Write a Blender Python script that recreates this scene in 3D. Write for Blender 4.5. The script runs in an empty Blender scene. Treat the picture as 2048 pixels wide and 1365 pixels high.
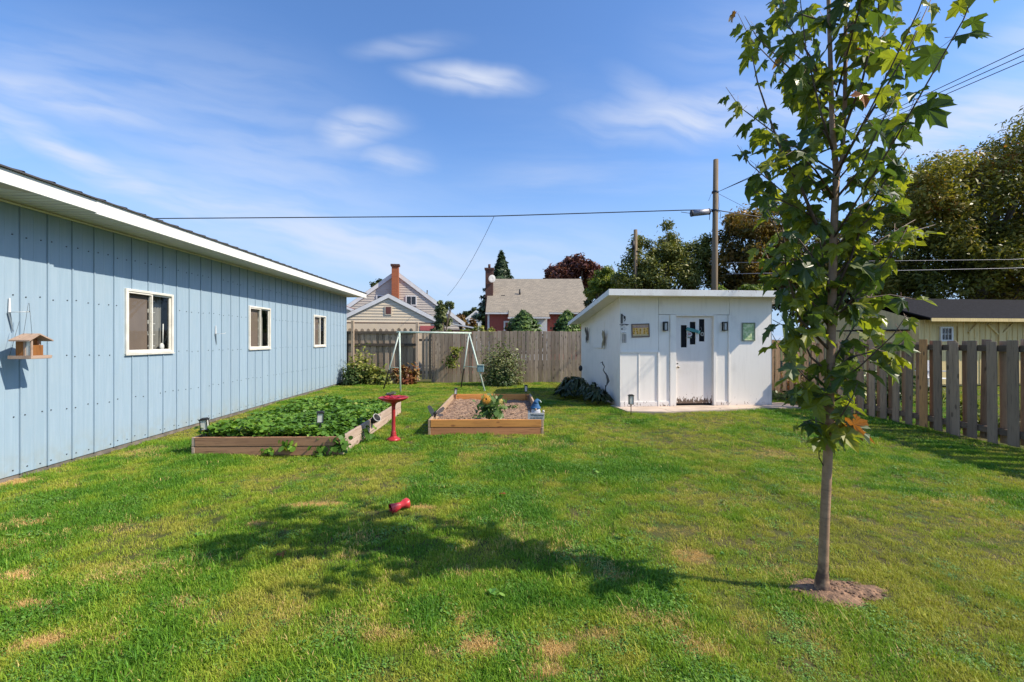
import bpy, bmesh, math, random
import numpy as np
from mathutils import Vector, Matrix, Euler
R = math.radians
random.seed(7); rng = np.random.default_rng(7)
sc = bpy.context.scene
COL = sc.collection

# ------------------------------------------------------------------ camera, world, sun, exposure
F = 910.0                                    # focal length of the lens in pixels of the 2048-wide photograph (16 mm)
cam_d = bpy.data.cameras.new('camera'); cam = bpy.data.objects.new('camera', cam_d); COL.objects.link(cam)
cam_d.lens = 16.0; cam_d.sensor_width = 36.0; cam_d.clip_end = 3000; cam_d.clip_start = 0.05
cam_d.shift_y = -2.5 / 2048
cam.location = (0, 0, 1.5); cam.rotation_euler = (R(90), 0, 0)
sc.camera = cam

SUN_EL = 43.0
SUN_H = Vector((0.979, -0.203))              # towards the sun, on the ground
sun_d = bpy.data.lights.new('sun', 'SUN'); sun = bpy.data.objects.new('sun', sun_d); COL.objects.link(sun)
sun_d.energy = 3.6; sun_d.angle = R(0.5); sun_d.color = (1.0, 0.905, 0.75)
sv = Vector((SUN_H.x * math.cos(R(SUN_EL)), SUN_H.y * math.cos(R(SUN_EL)), math.sin(R(SUN_EL))))
sun.rotation_euler = sv.to_track_quat('Z', 'Y').to_euler(); sun.location = (20, -4, 20)

sc.view_settings.view_transform = 'Standard'; sc.view_settings.look = 'None'
sc.view_settings.exposure = 0.90; sc.view_settings.gamma = 1.0; sc.view_settings.use_curve_mapping = False
sc.cycles.max_bounces = 6; sc.cycles.transparent_max_bounces = 8
sc.cycles.diffuse_bounces = 3; sc.cycles.glossy_bounces = 2; sc.cycles.transmission_bounces = 4


class NT:
    """small helper around a node tree: n(type, inputs..., attributes) returns the node"""
    def __init__(s, tree): s.t = tree; tree.nodes.clear()
    def n(s, typ, ins=None, **at):
        nd = s.t.nodes.new('ShaderNode' + typ)
        for k, v in at.items(): setattr(nd, k, v)
        for k, v in (ins or {}).items():
            sk = nd.inputs[k]
            if hasattr(v, 'is_output') or isinstance(v, bpy.types.NodeSocket): s.t.links.new(v, sk)
            elif isinstance(v, bpy.types.Node): s.t.links.new(v.outputs[0], sk)
            else: sk.default_value = v
        return nd
    def math(s, op, a, b=0.0, c=None, clamp=False):
        ins = {0: a, 1: b}
        if c is not None: ins[2] = c
        return s.n('Math', ins, operation=op, use_clamp=clamp).outputs[0]
    def vmath(s, op, a, b=(0, 0, 0)):
        nd = s.n('VectorMath', {0: a, 1: b}, operation=op)
        return nd.outputs['Value'] if op in ('LENGTH', 'DOT_PRODUCT', 'DISTANCE') else nd.outputs[0]
    def ramp(s, fac, stops, interp='LINEAR'):
        nd = s.n('ValToRGB', {0: fac}); cr = nd.color_ramp; cr.interpolation = interp
        while len(cr.elements) < len(stops): cr.elements.new(0.5)
        for e, (p, c) in zip(cr.elements, stops):
            e.position = p
            c = (c, c, c) if isinstance(c, (int, float)) else c
            e.color = (*c[:3], 1)
        return nd.outputs[0]
    def mix(s, fac, a, b, blend='MIX'):
        nd = s.n('Mix', None, data_type='RGBA', blend_type=blend)
        for i, v in ((0, fac), (6, a), (7, b)):
            if isinstance(v, bpy.types.NodeSocket): s.t.links.new(v, nd.inputs[i])
            else: nd.inputs[i].default_value = (*v, 1) if isinstance(v, tuple) and len(v) == 3 else v
        return nd.outputs[2]
    def noise(s, vec, scale, detail=3, rough=0.55, dist=0.0):
        ins = {'Scale': scale, 'Detail': detail, 'Roughness': rough, 'Distortion': dist}
        if vec is not None: ins['Vector'] = vec
        return s.n('TexNoise', ins).outputs[0]
    def smooth(s, v, lo, hi):
        return s.n('MapRange', {0: v, 1: lo, 2: hi, 3: 0.0, 4: 1.0}, interpolation_type='SMOOTHSTEP').outputs[0]


w = bpy.data.worlds.new('World'); sc.world = w; w.use_nodes = True
W = NT(w.node_tree)
sky = W.n('TexSky', None, sky_type='NISHITA', sun_disc=False, sun_elevation=R(SUN_EL), sun_rotation=math.atan2(SUN_H.x, SUN_H.y),
          altitude=200, air_density=1.0, dust_density=0.6, ozone_density=2.2)
hsv = W.n('HueSaturation', {'Saturation': 1.12, 'Value': 1.0, 'Color': sky}).outputs[0]
skyc = W.mix(1.0, hsv, (0.90, 0.99, 1.14), 'MULTIPLY')
gen = W.n('TexCoord').outputs['Generated']
sep = W.n('SeparateXYZ', {0: gen})
zc = W.math('MAXIMUM', sep.outputs[2], 0.0)
den = W.math('ADD', zc, 0.12)
pu = W.math('DIVIDE', sep.outputs[0], den); pv = W.math('DIVIDE', sep.outputs[1], den)
plane = W.n('CombineXYZ', {0: pu, 1: pv, 2: 0.0}).outputs[0]                      # a flat high cloud layer
rotm = W.n('Mapping', {'Vector': plane, 'Rotation': (0, 0, R(-28)), 'Scale': (0.55, 1.9, 1.0)}).outputs[0]
c1 = W.noise(rotm, 0.9, 7, 0.62, 0.35)
c2 = W.noise(plane, 0.33, 2, 0.5)
thin = W.math('MULTIPLY', W.smooth(c1, 0.42, 0.82), W.smooth(c2, 0.36, 0.66))
# wisps that stand at known bearings in the photograph; el/az tangents
dy = W.math('MAXIMUM', sep.outputs[1], 0.02)
au = W.math('DIVIDE', sep.outputs[0], dy); av = W.math('DIVIDE', sep.outputs[2], dy)
wn = W.n('TexNoise', {'Vector': gen, 'Scale': 4.0, 'Detail': 4.0, 'Roughness': 0.52})
wv = W.vmath('SCALE', W.vmath('SUBTRACT', wn.outputs['Color'], (0.5, 0.5, 0.5)))
wv.node.inputs['Scale'].default_value = 0.11
pt = W.vmath('ADD', W.n('CombineXYZ', {0: au, 1: av, 2: 0.0}).outputs[0], wv)
fib = W.n('Mapping', {'Vector': pt, 'Scale': (0.36, 0.055, 1.0), 'Rotation': (0, 0, R(-12))}, vector_type='TEXTURE').outputs[0]
fibn = W.noise(fib, 1.3, 4, 0.5, 0.1)
acc = None
def wisp(px, py, rx, ry, deg, amt):
    """an elliptical soft wisp centred on a direction"""
    global acc
    d = W.vmath('SUBTRACT', pt, ((px - 1024) / F, (680 - py) / F, 0))
    m = W.n('Mapping', {'Vector': d, 'Rotation': (0, 0, R(deg)), 'Scale': (rx / F, ry / F, 1.0)}, vector_type='TEXTURE').outputs[0]
    g = W.math('MULTIPLY', W.smooth(W.vmath('LENGTH', m), 1.5, 0.0), amt)
    acc = g if acc is None else W.math('MAXIMUM', acc, g)
wisp(950, 156, 120, 32, -3, 1.0); wisp(708, 262, 110, 42, 6, 0.8); wisp(790, 326, 90, 30, -2, 0.6)
wisp(1400, 232, 240, 50, 0, 0.9); wisp(1330, 205, 120, 40, -30, 0.5); wisp(1950, 255, 250, 90, 10, 0.95); wisp(820, 92, 110, 26, 6, 0.35)
wisp(110, 190, 260, 40, -14, 0.75); wisp(180, 318, 330, 34, -27, 0.95); wisp(470, 420, 330, 60, -20, .7); wisp(720, 490, 520, 80, -14, 0.8)
wisp(520, 330, 380, 150, -15, 0.4); wisp(300, 190, 420, 150, -10, 0.3); wisp(950, 540, 380, 110, 0, 0.45); wisp(90, 120, 260, 70, -10, 0.3); wisp(1560, 90, 240, 110, 0, 0.25)
wisp(2100, 60, 200, 60, 20, 0.5); wisp(1480, 215, 240, 50, 3, .9)
wis = W.math('MULTIPLY', acc, W.smooth(fibn, 0.12, 0.70))
side = W.smooth(sep.outputs[1], 0.0, 0.25)
wis = W.math('MULTIPLY', wis, side)
cl = W.math('MAXIMUM', W.math('MULTIPLY', thin, 0.6), wis, clamp=True)
hz = W.smooth(zc, 0.42, 0.0)
skyh = W.mix(W.math('MULTIPLY', hz, 0.88), skyc, (2.0, 2.9, 4.4))
cloudc = W.mix(W.math('MULTIPLY', cl, 0.95), skyh, (3.75, 4.05, 4.75))
bg = W.n('Background', {0: cloudc, 1: 0.110})
W.n('OutputWorld', {0: bg.outputs[0]})


def P(px, py, Y): return Vector(((px - 1024) / F * Y, Y, 1.5 + (680 - py) / F * Y))
def G(px, py):
    Y = 1.5 * F / (py - 680.0); return Vector(((px - 1024) / F * Y, Y, 0.0))

# ------------------------------------------------------------------ object helpers
def link(o, parent=None):
    COL.objects.link(o)
    if parent is not None: o.parent = parent
    return o
def tag(o, label=None, cat=None, group=None, kind=None):
    if label: o['label'] = label
    if cat: o['category'] = cat
    if group: o['group'] = group
    if kind: o['kind'] = kind
    return o
def thing(name, label, cat, loc=(0, 0, 0), rz=0.0, group=None):
    o = bpy.data.objects.new(name, None); o.empty_display_size = 0.2
    o.location = loc; o.rotation_euler = (0, 0, rz); link(o)
    return tag(o, label, cat, group)
def inst(name, me, parent=None, loc=(0, 0, 0), rot=(0, 0, 0), scale=(1, 1, 1)):
    o = bpy.data.objects.new(name, me); link(o, parent); o.location = loc; o.rotation_euler = rot
    o.scale = scale if not isinstance(scale, (int, float)) else (scale,) * 3
    return o
def copy_tree(o, parent=None):
    c = o.copy(); COL.objects.link(c); c.parent = parent
    for ch in list(o.children): copy_tree(ch, c)
    return c

class MB:
    """collects shapes; build() links them as one mesh object"""
    def __init__(s): s.v = []; s.f = []; s.m = []; s.sm = []
    def add(s, vs, fs, mi=0, smooth=False):
        b = len(s.v); s.v += [tuple(x) for x in vs]; s.f += [tuple(i + b for i in f) for f in fs]
        s.m += [mi] * len(fs); s.sm += [smooth] * len(fs); return s
    def box(s, c, d, rot=None, mi=0):
        x, y, z = d[0] / 2, d[1] / 2, d[2] / 2
        vs = [Vector(p) for p in ((-x, -y, -z), (x, -y, -z), (x, y, -z), (-x, y, -z), (-x, -y, z), (x, -y, z), (x, y, z), (-x, y, z))]
        if rot is not None:
            m = Euler(rot).to_matrix() if not isinstance(rot, Matrix) else rot
            vs = [m @ p for p in vs]
        c = Vector(c)
        return s.add([p + c for p in vs], [(0, 3, 2, 1), (4, 5, 6, 7), (0, 1, 5, 4), (1, 2, 6, 5), (2, 3, 7, 6), (3, 0, 4, 7)], mi)
    def bb(s, a, b, mi=0):
        a = Vector(a); b = Vector(b); d = b - a
        return s.box((a + b) / 2, (abs(d.x), abs(d.y), abs(d.z)), None, mi)
    def tube(s, pts, rad, n=8, mi=0, cap=True, smooth=True):
        pts = [Vector(p) for p in pts]; k = len(pts)
        if isinstance(rad, (int, float)): rad = [rad] * k
        vs = []; fs = []; up = None
        for i, p in enumerate(pts):
            t = (pts[min(i + 1, k - 1)] - pts[max(i - 1, 0)]).normalized()
            if up is None: up = Vector((0, 0, 1)) if abs(t.z) < 0.9 else Vector((1, 0, 0))
            a = t.cross(up).normalized(); b = a.cross(t).normalized(); up = b
            for j in range(n):
                an = 2 * math.pi * j / n; vs.append(p + (a * math.cos(an) + b * math.sin(an)) * rad[i])
        for i in range(k - 1):
            for j in range(n):
                j2 = (j + 1) % n; fs.append((i * n + j, i * n + j2, (i + 1) * n + j2, (i + 1) * n + j))
        s.add(vs, fs, mi, smooth)
        if cap:
            b = len(s.v) - len(vs)
            s.f += [tuple(b + j for j in range(n))[::-1], tuple(b + (k - 1) * n + j for j in range(n))]; s.m += [mi, mi]; s.sm += [False, False]
        return s
    def lathe(s, prof, c=(0, 0, 0), n=20, mi=0, jag=None):
        c = Vector(c); vs = []; fs = []
        for i, (r, z) in enumerate(prof):
            for j in range(n):
                an = 2 * math.pi * j / n; rr = r * (jag(i, an) if jag else 1)
                vs.append(c + Vector((rr * math.cos(an), rr * math.sin(an), z)))
        for i in range(len(prof) - 1):
            for j in range(n):
                j2 = (j + 1) % n; fs.append((i * n + j, i * n + j2, (i + 1) * n + j2, (i + 1) * n + j))
        return s.add(vs, fs, mi, True)
    def ball(s, c, r, mi=0, n=10, sc_=(1, 1, 1)):
        prof = [(max(r * math.sin(math.pi * i / 7), 1e-4) , -r * math.cos(math.pi * i / 7)) for i in range(8)]
        b = len(s.v); s.lathe(prof, (0, 0, 0), n, mi)
        for i in range(b, len(s.v)):
            p = s.v[i]; s.v[i] = (p[0] * sc_[0] + c[0], p[1] * sc_[1] + c[1], p[2] * sc_[2] + c[2])
        return s
    def prism(s, poly, axis, a, b, mi=0):
        """2D polygon extruded along an axis from a to b; poly coords are the other two axes in order"""
        def mk(u, v, t): return {'x': (t, u, v), 'y': (u, t, v), 'z': (u, v, t)}[axis]
        n = len(poly); vs = [mk(u, v, a) for u, v in poly] + [mk(u, v, b) for u, v in poly]
        fs = [tuple(range(n))[::-1], tuple(range(n, 2 * n))] + [(i, (i + 1) % n, n + (i + 1) % n, n + i) for i in range(n)]
        return s.add(vs, fs, mi)
    def mesh(s, name, mats, bevel=0.0):
        me = bpy.data.meshes.new(name); me.from_pydata(s.v, [], s.f)
        for m in (mats if isinstance(mats, (list, tuple)) else [mats]): me.materials.append(m)
        me.polygons.foreach_set('material_index', s.m); me.polygons.foreach_set('use_smooth', s.sm)
        bm = bmesh.new(); bm.from_mesh(me)
        if bevel > 0: bmesh.ops.bevel(bm, geom=list(bm.edges), offset=bevel, segments=1, affect='EDGES')
        bmesh.ops.recalc_face_normals(bm, faces=bm.faces); bm.to_mesh(me); bm.free()
        me.update(); return me
    def build(s, name, mats, parent=None, bevel=0.0, **kw):
        return inst(name, s.mesh(name, mats, bevel), parent, **kw)

def fast_mesh(name, co, faces_n, mat, smooth=False):
    """co: (N,k,3) array, one polygon of k corners each"""
    n, k, _ = co.shape
    me = bpy.data.meshes.new(name)
    me.vertices.add(n * k); me.vertices.foreach_set('co', co.reshape(-1).astype(np.float32))
    me.loops.add(n * k); me.loops.foreach_set('vertex_index', np.arange(n * k, dtype=np.int32))
    me.polygons.add(n); me.polygons.foreach_set('loop_start', np.arange(0, n * k, k, dtype=np.int32))
    me.polygons.foreach_set('loop_total', np.full(n, k, dtype=np.int32))
    me.materials.append(mat); me.update(); me.validate()
    return me

def text(name, body, size, mat, parent, loc, rot, ext=0.001):
    cu = bpy.data.curves.new(name, 'FONT'); cu.body = body; cu.size = size; cu.extrude = ext
    cu.align_x = 'CENTER'; cu.align_y = 'CENTER'; cu.materials.append(mat)
    tmp = bpy.data.objects.new('tmp_text', cu); COL.objects.link(tmp); bpy.context.view_layer.update()
    me = bpy.data.meshes.new_from_object(tmp); me.name = name; bpy.data.objects.remove(tmp); bpy.data.curves.remove(cu)
    return inst(name, me, parent, loc, rot)

# ------------------------------------------------------------------ materials
MATS = {}
def newmat(name):
    m = bpy.data.materials.new(name); m.use_nodes = True; MATS[name] = m; return m, NT(m.node_tree)
def finish(T, col, rough=0.6, metal=0.0, bump=None, bs=0.3, bd=0.01, spec=0.5, extra=None):
    ins = {'Base Color': (*col, 1) if isinstance(col, tuple) else col, 'Roughness': rough, 'Metallic': metal, 'Specular IOR Level': spec}
    if bump is not None:
        ins['Normal'] = T.n('Bump', {'Strength': bs, 'Distance': bd, 'Height': bump}).outputs[0]
    ins.update(extra or {})
    b = T.n('BsdfPrincipled', ins); T.n('OutputMaterial', {0: b.outputs[0]}); return b
def mottled(name, a, b, scale=4, rough=0.6, detail=4, bs=0.2, bscale=40, bd=0.004, metal=0.0, rnd=0.0, spec=0.5, lo=0.3, hi=0.7, stretch=(1, 1, 1)):
    m, T = newmat(name)
    co = T.n('TexCoord').outputs['Object']; oi = T.n('ObjectInfo').outputs['Random']
    off = T.n('CombineXYZ', {0: T.math('MULTIPLY', oi, 17.0), 1: T.math('MULTIPLY', oi, 31.0), 2: 0.0}).outputs[0]
    v = T.n('Mapping', {'Vector': T.vmath('ADD', co, off), 'Scale': stretch}).outputs[0]
    f = T.smooth(T.noise(v, scale, detail), lo, hi)
    c = T.mix(f, a, b)
    if rnd:
        k = T.math('ADD', T.math('MULTIPLY', oi, rnd * 2), 1 - rnd)
        kk = T.n('CombineXYZ', {0: k, 1: k, 2: k}).outputs[0]
        c = T.mix(1.0, c, kk, 'MULTIPLY')
    finish(T, c, rough, metal, T.noise(v, bscale, 4), bs, bd, spec)
    return m
def wood(name, a, b, dark, rough=0.8, axis=2, grain=9, rnd=0.25, knots=True):
    m, T = newmat(name)
    co = T.n('TexCoord').outputs['Object']; oi = T.n('ObjectInfo').outputs['Random']
    o1 = T.math('MULTIPLY', oi, 37.0)
    off = T.n('CombineXYZ', {0: o1, 1: T.math('MULTIPLY', oi, 11.0), 2: T.math('MULTIPLY', oi, 23.0)}).outputs[0]
    v = T.vmath('ADD', co, off)
    scl = [grain, grain, grain]; scl[axis] = grain * 0.07
    g = T.n('Mapping', {'Vector': v, 'Scale': tuple(scl)}).outputs[0]
    fine = T.noise(g, 6.0, 6, 0.65, 0.4); coarse = T.noise(g, 1.1, 4, 0.6, 0.8); blot = T.noise(v, 1.6, 4, 0.6)
    c = T.mix(T.smooth(coarse, 0.25, 0.75), a, b)
    c = T.mix(T.math('MULTIPLY', T.smooth(fine, 0.5, 0.72), 0.75), c, dark)
    c = T.mix(T.math('MULTIPLY', T.smooth(blot, 0.48, 0.72), 0.55), c, T.mix(0.5, dark, a))
    if knots:
        sk = [7, 7, 7]; sk[axis] = 3.2
        vo = T.n('TexVoronoi', {'Vector': T.n('Mapping', {'Vector': v, 'Scale': tuple(sk)}).outputs[0], 'Scale': 1.0})
        c = T.mix(T.math('MULTIPLY', T.smooth(vo.outputs['Distance'], 0.17, 0.09), 0.8), c, dark)
    k = T.math('ADD', T.math('MULTIPLY', T.math('FRACT', T.math('MULTIPLY', oi, 7.31)), rnd * 2), 1 - rnd)
    c = T.mix(1.0, c, T.n('CombineXYZ', {0: k, 1: k, 2: k}).outputs[0], 'MULTIPLY')
    finish(T, c, rough, 0, fine, 0.5, 0.004, 0.25)
    return m
def leafy(name, stops, trans=0.35, scale=0.6, rough=0.45, spec=0.3, pos_w=0.45, attr=None, fine=False):
    """foliage: colour varies leaf by leaf and clump by clump; light passes through"""
    m, T = newmat(name)
    ge = T.n('NewGeometry'); rnd = ge.outputs['Random Per Island']
    nz = T.noise(ge.outputs['Position'], scale, 3)
    fac = T.math('ADD', T.math('MULTIPLY', rnd, 1 - pos_w), T.math('MULTIPLY', T.smooth(nz, 0.3, 0.7), pos_w))
    c = T.ramp(fac, stops)
    if fine:
        co = T.n('TexCoord').outputs['Object']
        c = T.mix(T.math('MULTIPLY', T.smooth(T.noise(co, 14, 3), 0.4, 0.7), 0.3), c, tuple(x * 0.6 for x in stops[0][1]))
    b = T.n('BsdfPrincipled', {'Base Color': c, 'Roughness': rough, 'Specular IOR Level': spec})
    tc = T.mix(1.0, c, (1.25, 1.35, 0.6), 'MULTIPLY')
    if fine: c = T.mix(T.math('MULTIPLY', ge.outputs['Backfacing'], 0.6), c, (0.20, 0.24, 0.13)); b.inputs['Roughness'].default_value = .36; T.t.links.new(c, b.inputs['Base Color'])
    tr = T.n('BsdfTranslucent', {'Color': tc})
    mx = T.n('MixShader', {0: trans, 1: b.outputs[0], 2: tr.outputs[0]})
    T.n('OutputMaterial', {0: mx.outputs[0]})
    return m
def plain(name, c, rough=0.5, metal=0.0, spec=0.5, var=0.12):
    return mottled(name, c, tuple(x * (1 - var) for x in c), 9, rough, 3, 0.08, 60, 0.002, metal, 0.0, spec)

# garage steel: painted, faint streaks and dust
m, T = newmat('blue_steel')
co = T.n('TexCoord').outputs['Object']; oi = T.n('ObjectInfo').outputs['Random']
v = T.vmath('ADD', co, T.n('CombineXYZ', {0: 0.0, 1: T.math('MULTIPLY', oi, 9.0), 2: T.math('MULTIPLY', oi, 5.0)}).outputs[0])
st = T.noise(T.n('Mapping', {'Vector': v, 'Scale': (8, 14, 0.8)}).outputs[0], 2.0, 5)
bl = T.noise(v, 1.3, 4)
c = T.mix(T.smooth(st, 0.35, 0.75), (0.272, 0.368, 0.452), (0.306, 0.400, 0.482))
c = T.mix(T.math('MULTIPLY', T.smooth(bl, 0.5, 0.75), 0.35), c, (0.34, 0.41, 0.45))
zz = T.n('SeparateXYZ', {0: co}).outputs[2]
c = T.mix(T.math('MULTIPLY', T.math('MULTIPLY', T.smooth(zz, 0.45, 0.0), T.smooth(T.noise(v, 7, 4), 0.35, 0.65)), 0.5), c, (0.28, 0.30, 0.27))
k = T.math('ADD', T.math('MULTIPLY', oi, 0.07), 0.965)
c = T.mix(1.0, c, T.n('CombineXYZ', {0: k, 1: k, 2: k}).outputs[0], 'MULTIPLY')
finish(T, c, 0.42, 0.0, T.noise(v, 3.0, 3), 0.12, 0.02, 0.4)
BLUE = m
WHITE_METAL = mottled('white_metal', (0.78, 0.77, 0.72), (0.68, 0.66, 0.61), 3, 0.45, 5, 0.1, 30)
SOFFIT = mottled('soffit_metal', (0.74, 0.70, 0.60), (0.66, 0.62, 0.53), 3, 0.5, 4, 0.05)
SOFFIT_TAN = mottled('soffit_tan', (0.5, 0.42, 0.28), (0.42, 0.36, 0.25), 3, 0.6)
DARK_ROOF = mottled('dark_steel_roof', (0.05, 0.045, 0.045), (0.08, 0.07, 0.07), 6, 0.5)
CONC = mottled('concrete', (0.56, 0.45, 0.36), (0.43, 0.34, 0.27), 2.4, 0.9, 7, 0.4, 60, 0.004)
FOUND = mottled('foundation', (0.10, 0.09, 0.08), (0.2, 0.17, 0.14), 8, 0.9)
FRAME = mottled('window_frame_paint', (0.74, 0.71, 0.64), (0.62, 0.59, 0.52), 6, 0.5)
TAUPE = mottled('taupe_blind', (0.20, 0.145, 0.115), (0.17, 0.125, 0.10), 3, 0.9)
DARKROOM = plain('dark_interior', (0.02, 0.02, 0.022), 0.9)
SHELF = plain('pale_shelf', (0.5, 0.48, 0.44), 0.6)
CURTAIN = plain('grey_curtain', (0.25, 0.24, 0.22), 0.9)
BLACK = plain('black_metal', (0.018, 0.017, 0.017), 0.45)
SCREW = plain('screw_metal', (0.09, 0.10, 0.11), 0.5, 0.5)
RED = mottled('red_paint', (0.42, 0.028, 0.030), (0.30, 0.02, 0.024), 9, 0.38, 4, 0.15, 40, 0.003)
PINKRED = mottled('pinkish_red_plastic', (0.62, 0.055, 0.065), (0.50, 0.03, 0.035), 14, 0.4)
MINT = mottled('pale_green_steel', (0.58, 0.68, 0.58), (0.42, 0.50, 0.42), 12, 0.45)
TEAL = plain('teal_plastic', (0.06, 0.25, 0.25), 0.5)
BLUEHAT = mottled('blue_felt', (0.035, 0.14, 0.30), (0.02, 0.08, 0.2), 20, 0.8)
BEARD = mottled('pale_beard', (0.62, 0.62, 0.64), (0.40, 0.40, 0.44), 40, 0.9, 4, 0.6, 60, 0.01)
STONE = mottled('stone', (0.34, 0.30, 0.27), (0.22, 0.2, 0.18), 12, 0.9)
SIGNW = mottled('sign_board', (0.55, 0.55, 0.54), (0.42, 0.42, 0.43), 12, 0.7)
GRWOOD = wood('weathered_fence', (0.38, 0.285, 0.20), (0.25, 0.19, 0.135), (0.09, 0.068, 0.05), 0.9, 2, 9, 0.3)
GRWOOD2 = wood('pale_fence', (0.45, 0.345, 0.25), (0.31, 0.235, 0.17), (0.11, 0.08, 0.06), 0.9, 2, 9, 0.25)
BRWOOD = wood('brown_grey_fence', (0.42, 0.30, 0.205), (0.29, 0.205, 0.14), (0.12, 0.085, 0.06), 0.9, 2, 9, 0.3)
BRWOOD2 = wood('light_brown_fence', (0.50, 0.37, 0.26), (0.35, 0.25, 0.175), (0.13, 0.09, 0.065), 0.9, 2, 9, 0.3)
ORWOOD = wood('orange_fence', (0.58, 0.30, 0.12), (0.44, 0.23, 0.10), (0.12, 0.07, 0.04), 0.9, 2, 9, 0.1)
RAILW = wood('rail_wood', (0.14, 0.115, 0.09), (0.09, 0.07, 0.055), (0.035, 0.028, 0.022), 0.9, 0, 9, 0.2)
RAILY = wood('rail_wood_long', (0.22, 0.15, 0.10), (0.14, 0.10, 0.07), (0.035, 0.028, 0.022), 0.9, 1, 9, 0.2)
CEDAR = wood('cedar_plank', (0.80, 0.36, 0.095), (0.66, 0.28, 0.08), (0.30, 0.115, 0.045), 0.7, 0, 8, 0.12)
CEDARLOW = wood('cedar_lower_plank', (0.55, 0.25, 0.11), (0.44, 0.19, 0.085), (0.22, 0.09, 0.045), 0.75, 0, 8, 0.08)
CEDARY = wood('cedar_side', (0.50, 0.36, 0.24), (0.40, 0.28, 0.18), (0.22, 0.13, 0.08), 0.75, 1, 8, 0.12)
CEDAR2 = wood('cedar_weathered', (0.48, 0.26, 0.145), (0.35, 0.19, 0.11), (0.14, 0.07, 0.045), 0.8, 0, 8, 0.12)
CEDAR2Y = wood('cedar_weathered_side', (0.50, 0.39, 0.31), (0.40, 0.29, 0.22), (0.19, 0.13, 0.1), 0.8, 1, 8, 0.12)
FEEDW = wood('feeder_wood', (0.42, 0.30, 0.23), (0.34, 0.24, 0.18), (0.2, 0.13, 0.1), 0.8, 1, 12, 0.05, False)
FEEDO = wood('feeder_orange', (0.32, 0.13, 0.035), (0.22, 0.085, 0.025), (0.1, 0.04, 0.015), 0.8, 2, 12, 0.05, False)
POLEW = wood('pole_wood', (0.23, 0.17, 0.11), (0.16, 0.12, 0.08), (0.08, 0.06, 0.04), 0.9, 2, 5, 0.1, False)
YELW = wood('yellow_boards', (0.80, 0.61, 0.29), (0.72, 0.55, 0.26), (0.42, 0.33, 0.17), 0.8, 2, 6, 0.06, False)
BARK = wood('bark', (0.20, 0.155, 0.115), (0.13, 0.10, 0.075), (0.05, 0.04, 0.03), 0.9, 2, 7, 0.1, False)
SHING = mottled('dark_shingles', (0.010, 0.010, 0.012), (0.02, 0.02, 0.024), 14, 0.95, 4, 0.5, 30, 0.01, spec=0.1)
SOIL = mottled('bed_soil', (0.38, 0.245, 0.155), (0.13, 0.075, 0.048), 20, 0.95, 6, 1.0, 34, 0.03)
SOILR = mottled('ring_soil', (0.32, 0.185, 0.105), (0.10, 0.06, 0.038), 24, 0.95, 6, 0.9, 40, 0.02)

# glass: reflective, lets the room show
m, T = newmat('window_glass')
fr = T.math('ADD', T.math('MULTIPLY', T.math('POWER', T.n('LayerWeight', {'Blend': 0.5}).outputs['Facing'], 5.0), 0.95), 0.02)
gl = T.n('BsdfGlossy', {'Color': (0.9, 0.93, 0.95, 1), 'Roughness': 0.03}); tp = T.n('BsdfTransparent', {'Color': (0.86, 0.88, 0.87, 1)})
mx = T.n('MixShader', {0: T.math('ADD', fr, 0.03), 1: tp.outputs[0], 2: gl.outputs[0]}); T.n('OutputMaterial', {0: mx.outputs[0]})
GLASS = m
m, T = newmat('lantern_glass')
d = T.n('BsdfPrincipled', {'Base Color': (0.62, 0.62, 0.58, 1), 'Roughness': 0.25}); tp = T.n('BsdfTransparent', {})
mx = T.n('MixShader', {0: 0.75, 1: tp.outputs[0], 2: d.outputs[0]}); T.n('OutputMaterial', {0: mx.outputs[0]})
LGLASS = m
m, T = newmat('gauze')
d = T.n('BsdfPrincipled', {'Base Color': (0.2, 0.2, 0.22, 1), 'Roughness': 0.5, 'Metallic': 0.4}); tp = T.n('BsdfTransparent', {})
mx = T.n('MixShader', {0: 0.7, 1: tp.outputs[0], 2: d.outputs[0]}); T.n('OutputMaterial', {0: mx.outputs[0]})
GAUZE = m

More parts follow.
